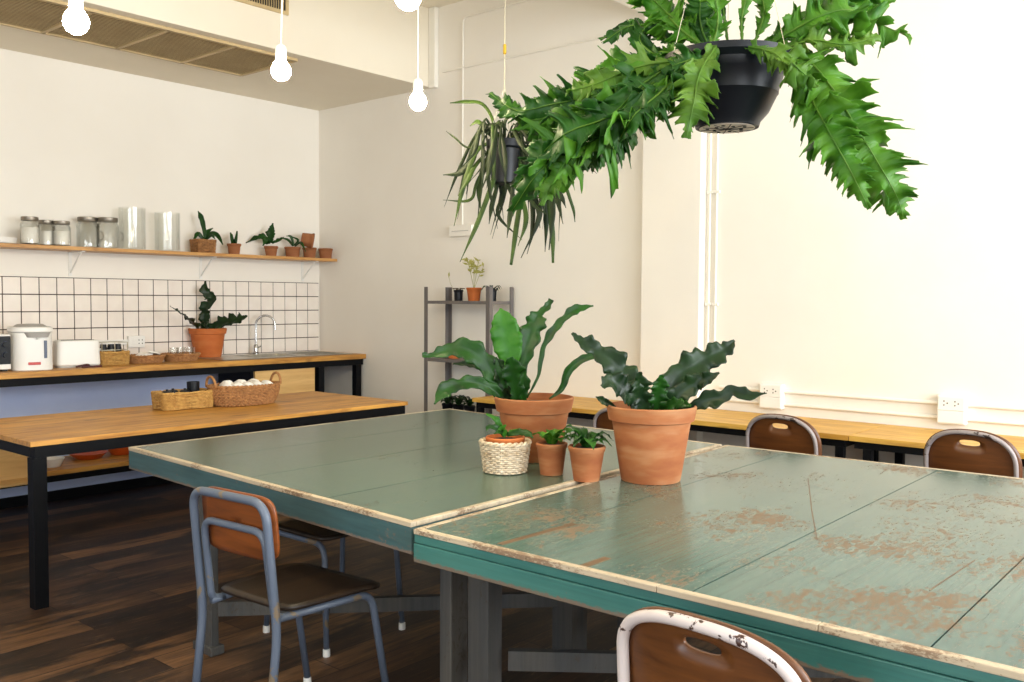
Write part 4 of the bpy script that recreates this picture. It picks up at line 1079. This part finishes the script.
q = onz(650.5, 479.5, TZ); d = dep(q)
t = thing('potted_plant', 'large terracotta pot standing alone at right with dark ruffled leaves', 'plant', (q.x, q.y, TZ), 0, 'large potted plants on the green table')
clay_pot(t, 29.6*d/F, 44.8*d/F, .272, M['terra'], .056, .012, .03)
s5 = lambda L: [x/5.12 for x in L]
specs = [
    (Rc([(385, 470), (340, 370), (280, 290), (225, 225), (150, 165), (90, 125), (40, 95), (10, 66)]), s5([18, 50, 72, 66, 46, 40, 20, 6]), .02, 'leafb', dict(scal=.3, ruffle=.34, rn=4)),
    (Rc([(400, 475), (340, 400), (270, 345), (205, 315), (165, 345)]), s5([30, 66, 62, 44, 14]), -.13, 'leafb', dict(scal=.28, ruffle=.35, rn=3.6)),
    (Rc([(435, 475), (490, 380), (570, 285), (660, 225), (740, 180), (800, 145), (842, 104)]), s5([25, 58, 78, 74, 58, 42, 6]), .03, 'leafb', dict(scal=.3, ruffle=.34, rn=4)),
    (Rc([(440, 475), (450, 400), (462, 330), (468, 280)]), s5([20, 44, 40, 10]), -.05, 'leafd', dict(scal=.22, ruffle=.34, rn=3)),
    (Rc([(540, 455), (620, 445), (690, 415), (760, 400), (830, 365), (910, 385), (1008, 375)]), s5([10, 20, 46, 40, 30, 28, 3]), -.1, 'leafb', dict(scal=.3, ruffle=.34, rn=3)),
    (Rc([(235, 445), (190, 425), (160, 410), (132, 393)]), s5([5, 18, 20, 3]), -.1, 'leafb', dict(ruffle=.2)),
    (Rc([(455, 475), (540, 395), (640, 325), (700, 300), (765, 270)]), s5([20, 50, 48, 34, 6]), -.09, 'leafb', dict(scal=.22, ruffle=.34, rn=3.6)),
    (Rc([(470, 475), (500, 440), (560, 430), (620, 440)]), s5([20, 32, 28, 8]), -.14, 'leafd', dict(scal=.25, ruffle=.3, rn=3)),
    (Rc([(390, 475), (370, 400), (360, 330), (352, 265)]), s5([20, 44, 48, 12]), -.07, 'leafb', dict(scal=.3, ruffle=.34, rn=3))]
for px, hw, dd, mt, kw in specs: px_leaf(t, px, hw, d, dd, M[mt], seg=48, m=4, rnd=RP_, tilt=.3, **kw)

q = onz(551.5, 474, TZ)
t = thing('small_potted_plant', 'small terracotta pot of pale rosette leaves beside the wicker basket', 'plant', (q.x, q.y, TZ), 0, 'small potted plants on the green table')
clay_pot(t, .043, .060, .118, M['terra'], .02, .003, .012, n=36)
rosette(t, 16, .085, .016, .105, [M['fern'], M['fernl'], M['leafl']], RP_, 1.0, .3)
q = onz(586.5, 480, TZ)
t = thing('small_potted_plant', 'small terracotta pot of dark curly leaves beside the big right pot', 'plant', (q.x, q.y, TZ), 0, 'small potted plants on the green table')
clay_pot(t, .047, .069, .125, M['terra'], .022, .003, .012, n=36)
rosette(t, 20, .09, .017, .112, [M['leafd'], M['fernd']], RP_, .95, .6, ruffle=.34, scal=.3, rn=3)
q = onz(505, 471.5, TZ)
WBk = thing('white_wicker_basket', 'round whitewashed wicker basket on the green table, holding a small pot', 'basket', (q.x, q.y, TZ+.001))
weave(WBk, circ(.076), .112, 14, 17, .0044, M['wicker'], 1.2, rimr=.0075)
t = thing('small_potted_plant', 'small terracotta pot with sprawling green leaves inside the white wicker basket', 'plant', (q.x, q.y, TZ+.0085), 0, 'small potted plants on the green table')
clay_pot(t, .05, .075, .125, M['terra2'], .025, .004, .014, n=36)
dq = dep(q)
for px, hw, dd in (([(505, 434), (499, 427), (497, 420), (486, 414)], [3, 3.5, 3, 1], 0), ([(504, 434), (496, 428), (489, 427), (486, 431)], [3, 3, 2.5, .5], -.05), ([(507, 434), (517, 433), (526, 433), (533, 438)], [2, 3.5, 4, 1], -.05),
                   ([(506, 436), (502, 430), (506, 425)], [3, 4, 1], -.03), ([(503, 436), (500, 432), (494, 434)], [2, 3, .8], -.07), ([(507, 436), (513, 432), (520, 430)], [2, 3, .8], .03)):
    px_leaf(t, px, hw, dq, dd, M['leafl' if dd > -.05 else 'leafd'], seg=16, m=2, rnd=RP_, scal=.3, rn=2, ruffle=.2, tilt=.6)

# ================================================================== hanging fern
HD = 2.15
hp = at(727, 128, HD)
hf = thing('hanging_fern', 'huge green fern in a black hanging pot above the green table', 'hanging plant', hp)
u = HD/F
rb_, rt_, hh_ = 31*u, 62*u, 70*u
pot = MB().lathe([(rb_*.9, .002), (rb_, 0), (rb_*1.05, .012), (rb_*1.30, hh_*.2), (rb_*1.56, hh_*.44), (rb_*1.59, hh_*.45), (rb_*1.60, hh_*.50), (rb_*1.75, hh_*.72), (rb_*1.77, hh_*.73), (rb_*1.80, hh_*.84), (rt_*.97, hh_*.88), (rt_*1.02, hh_*.91), (rt_*1.02, hh_), (rt_*.96, hh_), (rb_*1.70, hh_*.84), (rb_*1.2, hh_*.25), (.001, .02)], 56)
pot.build('pot', M['blackpl'], hf, smooth=True)
ba = MB().lathe([(rb_*.86, .0005), (rb_*.88, -.0015), (rb_*.4, -.002), (.001, -.002)], 40); ba.build('pot_base', simple('pale_pot_base', rgb(246, 232, 216), rgb(238, 220, 202), .7), hf, smooth=True)
ho = MB()
for k in range(10):
    a = 2*PI*k/10; r_ = rb_*(.62 if k % 2 else .45)
    ho.bar((rb_*.1*math.cos(a), rb_*.1*math.sin(a), -.0028), (rb_*.84*math.cos(a), rb_*.84*math.sin(a), -.0028), .0014, .001)
    ho.lathe([(.0045, -.0035), (.0045, -.0022)], 8, (r_*math.cos(a+.3), r_*math.sin(a+.3), 0))
ho.lathe([(.009, -.0035), (.009, -.0022)], 12)
ho.build('drain_holes', M['dark'], hf)
MB().lathe([(rb_*1.6, hh_*.84), (rb_*1.5, hh_*.88), (.01, hh_*.93)], 28).build('soil', M['soil'], hf, smooth=True)
top = Vector((0, 0, ZC-.003-hp.z))
for k in range(3):
    a = 2*PI*k/3+.5
    MB().tube([(rt_*.98*math.cos(a), rt_*.98*math.sin(a), hh_*.97), (0, 0, hh_+.55)], .0008, 5).build('hanger_wire', M['wire'], hf)
MB().tube([(0, 0, hh_+.549), top], .0009, 5).build('hanger_wire', M['wire'], hf)
FR = random.Random(4)
fronds = [
    ([(688, 60), (650, 85), (612, 115), (575, 138), (545, 160), (523, 192)], [10, 30, 38, 36, 28, 6], [-.02, -.12, -.18, -.16, -.12, -.10], 'fern', 9),
    ([(686, 58), (645, 76), (600, 98), (560, 112), (530, 120), (505, 104)], [8, 26, 34, 30, 18, 7], [0, -.02, -.04, 0, .03, .05], 'fern', 9),
    ([(690, 55), (655, 58), (622, 70), (590, 95), (556, 125)], [8, 24, 30, 28, 6], [.03, .08, .12, .14, .14], 'fernd', 8),
    ([(680, 50), (655, 30), (630, 26), (603, 42)], [4, 10, 12, 4], [.05, .12, .15, .16], 'fernd', 5),
    ([(695, 65), (664, 88), (644, 108), (630, 132)], [8, 22, 24, 5], [-.04, -.16, -.2, -.2], 'fernd', 5),
    ([(692, 68), (668, 90), (660, 120)], [6, 16, 4], [-.05, -.16, -.18], 'fern', 4),
    ([(716, 46), (700, 72), (694, 102), (686, 138)], [7, 20, 22, 4], [-.14, -.20, -.21, -.2], 'fernl', 6),
    ([(704, 48), (680, 24), (662, 8), (640, -14)], [5, 22, 26, 14], [.0, .02, .04, .06], 'fern', 7),
    ([(708, 46), (700, 20), (702, -16)], [5, 20, 22], [.02, .02, 0], 'fernd', 5),
    ([(712, 48), (718, 20), (712, -20)], [4, 12, 16], [-.05, -.06, -.08], 'fern', 5),
    ([(664, 62), (640, 40), (655, 20), (690, 8)], [5, 14, 16, 8], [.05, .1, .1, .08], 'fernd', 5),
    ([(742, 44), (742, 18), (750, -16)], [1.5, 4, 10], [-.02, -.04, -.05], 'fern', 3),
    ([(754, 44), (764, 12), (758, -20)], [2, 10, 14], [0, .0, 0], 'fern', 4),
    ([(728, 44), (724, 15), (722, -16)], [1.5, 2.5, 7], [.02, 0, 0], 'fernd', 2),
    ([(764, 50), (790, 32), (820, 16), (850, 10), (882, 25), (912, 38)], [6, 20, 30, 30, 20, 5], [0, -.04, -.06, -.04, 0, 0], 'fern', 9),
    ([(768, 45), (800, 20), (835, -4), (875, -22)], [6, 20, 26, 22], [.02, .04, .08, .1], 'fern', 8),
    ([(772, 48), (805, 58), (832, 88), (855, 125), (878, 163), (896, 195), (904, 219)], [6, 22, 30, 34, 32, 20, 3], [-.02, -.08, -.12, -.14, -.14, -.12, -.1], 'fern', 11),
    ([(795, 62), (808, 92), (828, 130), (850, 170), (869, 209)], [8, 24, 30, 20, 3], [-.08, -.10, -.16, -.17, -.16], 'fern', 8),
    ([(760, 48), (786, 58), (802, 72), (816, 84)], [8, 20, 20, 6], [-.13, -.2, -.2, -.18], 'fernl', 5),
    ([(746, 46), (776, 54), (792, 78)], [5, 13, 4], [-.14, -.2, -.2], 'fernl', 4),
    ([(690, 64), (645, 98), (606, 135), (580, 166)], [8, 28, 30, 6], [-.02, -.06, -.06, -.04], 'fernd', 7),
    ([(684, 60), (640, 66), (595, 84), (566, 92)], [6, 18, 20, 5], [-.06, -.1, -.12, -.1], 'fernl', 6),
    ([(720, 48), (705, 60), (690, 60), (672, 66)], [5, 14, 16, 6], [-.12, -.16, -.17, -.16], 'fernd', 5),
    ([(600, 120), (575, 150), (556, 176), (540, 205)], [6, 16, 16, 3], [-.16, -.17, -.17, -.16], 'fernl', 5),
    ([(780, 50), (812, 40), (846, 44), (880, 36)], [5, 14, 14, 5], [-.05, -.08, -.08, -.06], 'fernl', 6),
]
XR = random.Random(8)
for fi in (0, 1, 2, 4, 20, 0, 1, 20, 3, 7, 8, 15):
    px, hw, dd, mt, lb = fronds[fi]; kx, ky = XR.uniform(-16, 16), XR.uniform(-16, 18); n = len(px)
    fronds.append(([(x+kx*(i/(n-1))+XR.uniform(-4, 4), y+ky*(i/(n-1))+XR.uniform(-4, 4)) for i, (x, y) in enumerate(px)], [w*XR.uniform(.6, .85) for w in hw], [q+XR.uniform(-.05, .10)*i/(n-1) for i, q in enumerate(dd)], XR.choice(['fern', 'fernd', 'fernd']), lb))
for px, hw, dd, mt, lb in fronds:
    px_leaf(hf, px, hw, HD, dd, M[mt], 'frond', tilt=.45, rnd=FR, side=FR.uniform(-.7, .7), twist=FR.uniform(-.5, .5), seg=24+lb*26, m=4, ruffle=.8, rn=lb*.6, fold=-.10, lobes=lb*2.4, depth=.52, sweep=.5)
    n = len(px); P = [at(x, y, HD+interp(dd, i/(n-1))-.004) for i, (x, y) in enumerate(px)]
    bs_ = hf.matrix_basis.inverted(); mb = MB().tube([bs_ @ p_ for p_ in spline(P, 20)], [.0030-.0022*i/20 for i in range(21)], 5)
    mb.build('midrib', M['fernl'], hf.children[-1], smooth='all')

# ================================================================== hanging strap-leaved plant
SD = 3.75
sp = at(504, 184, SD); u = SD/F
hs = thing('hanging_strap_plant', 'smaller hanging black pot with many long drooping strap leaves', 'hanging plant', sp)
MB().lathe([(12*u, 0), (13*u, .004), (16*u, 34*u), (18*u, 36*u), (18*u, 43*u), (17*u, 43*u), (15*u, 33*u), (.001, .03)], 36).build('pot', M['blackpl'], hs, smooth=True)
MB().lathe([(16*u, 38*u), (13*u, 41*u), (.01, 44*u)], 20).build('soil', M['soil'], hs)
topz = ZC-.003-sp.z
for k in range(3):
    a = 2*PI*k/3; MB().tube([(17.5*u*math.cos(a), 17.5*u*math.sin(a), 42*u), (0, 0, 96*u)], .0012, 5).build('hanger_wire', M['wire'], hs)
MB().tube([(0, 0, 96*u), (0, 0, topz)], .0018, 5).build('hanger_wire', M['wire'], hs)
MB().lathe([(.004, 128*u), (.007, 129*u), (.007, 137*u), (.004, 138*u)], 10).build('turnbuckle', M['brass'], hs)
SR = random.Random(9)
exp = [([(495, 135), (492, 118), (482, 104), (466, 102), (450, 103)], [1.2, 1.6, 1.8, 2.2, .5], .1),
       ([(498, 140), (480, 148), (462, 172), (443, 175)], [1.2, 1.6, 3.2, .4], -.05), ([(500, 140), (478, 150), (464, 185), (454, 226)], [1.3, 2, 2.6, .3], -.1),
       ([(502, 142), (494, 178), (478, 222), (460, 262)], [1.5, 2.6, 2.4, .3], -.12), ([(515, 145), (522, 180), (516, 230), (511, 265)], [1.3, 2, 2.6, 1.4], -.1),
       ([(520, 145), (530, 190), (540, 215), (521, 258)], [1.3, 2, 2.5, .4], -.05), ([(524, 145), (545, 185), (552, 230), (553, 263)], [1.4, 2.6, 2.8, 1.2], .0),
       ([(524, 145), (548, 180), (553, 210), (549, 250)], [1.3, 2.6, 2.6, .5], -.06), ([(526, 150), (555, 165), (572, 205), (575, 222)], [1.2, 2, 1.6, .4], .05),
       ([(520, 140), (548, 155), (562, 172), (575, 176)], [1.2, 1.5, 2, .3], .05), ([(496, 138), (486, 130), (478, 122), (470, 126)], [1, 2, 2.4, .4], .05),
       ([(505, 135), (505, 122), (512, 115), (524, 118)], [1.2, 1.6, 2, .4], -.04), ([(496, 136), (485, 128), (500, 125), (508, 131)], [1, 2.4, 2.6, .4], -.1),
       ([(498, 140), (470, 148), (455, 138), (446, 131)], [.9, 1, .9, .2], .0), ([(500, 142), (478, 180), (470, 200), (443, 200)], [1.2, 1.6, 1.6, .2], -.02),
       ([(518, 145), (524, 185), (534, 205), (548, 215)], [1.2, 1.8, 2.2, .3], -.1), ([(512, 142), (505, 190), (498, 215), (522, 240)], [1.2, 1.8, 1.8, .2], .02)]
for L_ in ([(518, 150), (528, 180), (533, 215), (529, 247)], [(520, 150), (536, 180), (541, 205), (527, 254)], [(522, 150), (546, 178), (557, 200), (563, 224)], [(520, 148), (541, 185), (546, 220), (545, 252)],
           [(512, 150), (513, 185), (510, 215), (507, 238)], [(500, 150), (497, 185), (492, 205), (489, 224)], [(518, 150), (530, 175), (536, 200), (540, 228)], [(516, 150), (521, 190), (526, 220), (518, 246)], [(524, 150), (550, 176), (561, 196), (566, 208)],
           [(496, 145), (484, 165), (479, 190), (481, 212)], [(494, 145), (476, 165), (468, 180), (458, 196)], [(503, 150), (506, 180), (514, 200), (511, 222)]):
    exp.append((L_, [1.1, 2.0, 2.5, .3], SR.uniform(-.14, .08)))
for px, hw, dd in exp:
    px_leaf(hs, px, hw, SD, dd, M[SR.choice(['strap', 'strap', 'strapl'])], seg=20, m=1, rnd=SR, tilt=.3, ruffle=.1, fold=.2)
for k in range(50):
    sway = [RT*SR.uniform(-9, 9)*u, RT*SR.uniform(-14, 14)*u]
    a = SR.uniform(0, 2*PI); L = SR.uniform(35, 112)*u; out = SR.uniform(4, 60)*u*(1.1 if math.cos(a) > -.3 else .62)
    dv = RT*math.cos(a)+Vector((FW.x, FW.y, 0))*math.sin(a)*.9
    z0 = 44*u; rise = SR.uniform(-6, 16)*u
    dr0 = SR.uniform(.5, 1)
    P = [dv*9*u+Vector((0, 0, z0)), dv*(20*u+out*.15)+Vector((0, 0, z0+4*u+abs(rise))), dv*(23*u+out*.6)+sway[0]+Vector((0, 0, z0-L*.4*dr0)), dv*(21*u+out*SR.uniform(.4, 1.0))+sway[1]+Vector((0, 0, z0-L*dr0))]
    w_ = SR.uniform(.9, 2.2)*u
    mb = MB(); blade(mb, P, [w_*.4, w_*.7, w_*1.15, w_*.08], -FW+RT*SR.uniform(-.8, .8)+Vector((0, 0, .3)), seg=18, m=1, rnd=SR, fold=.2, ruffle=.1)
    mb.build('leaf', M[SR.choice(['strap', 'strap', 'strap', 'strap', 'strapl'])], hs, smooth='all', solid=.001)

# ================================================================== light
def area(name, loc, direction, sx, sy, power, col):
    l = bpy.data.lights.new(name, 'AREA'); l.shape = 'RECTANGLE'; l.size = sx; l.size_y = sy; l.energy = power; l.color = col
    o = bpy.data.objects.new(name, l); COL.objects.link(o); o.location = loc
    o.rotation_euler = Vector(direction).to_track_quat('-Z', 'Z').to_euler(); return o
h = SW[0]; area('daylight_south_near', ((h[0]+h[1])/2, YS+.02, (h[2]+h[3])/2), (0, 1, 0), h[1]-h[0]-.1, h[3]-h[2]-.1, 115, (.90, .95, 1))
h = SW[1]; area('daylight_south_far', ((h[0]+h[1])/2, YS+.02, (h[2]+h[3])/2), (0, 1, 0), h[1]-h[0]-.1, h[3]-h[2]-.1, 255, (.91, .955, 1))
h = WW[0]; area('daylight_west', (XL+.02, (h[0]+h[1])/2, (h[2]+h[3])/2), (1, 0, 0), h[1]-h[0]-.1, h[3]-h[2]-.1, 55, (.78, .88, 1))
wd = bpy.data.worlds.new('world'); SC.world = wd; wd.use_nodes = True
bg = wd.node_tree.nodes['Background']; bg.inputs[0].default_value = (.8, .9, 1, 1); bg.inputs[1].default_value = 1.0
vs = SC.view_settings; vs.view_transform = 'Standard'; vs.look = 'None'; vs.gamma = 1; vs.use_curve_mapping = False; vs.exposure = 0.1
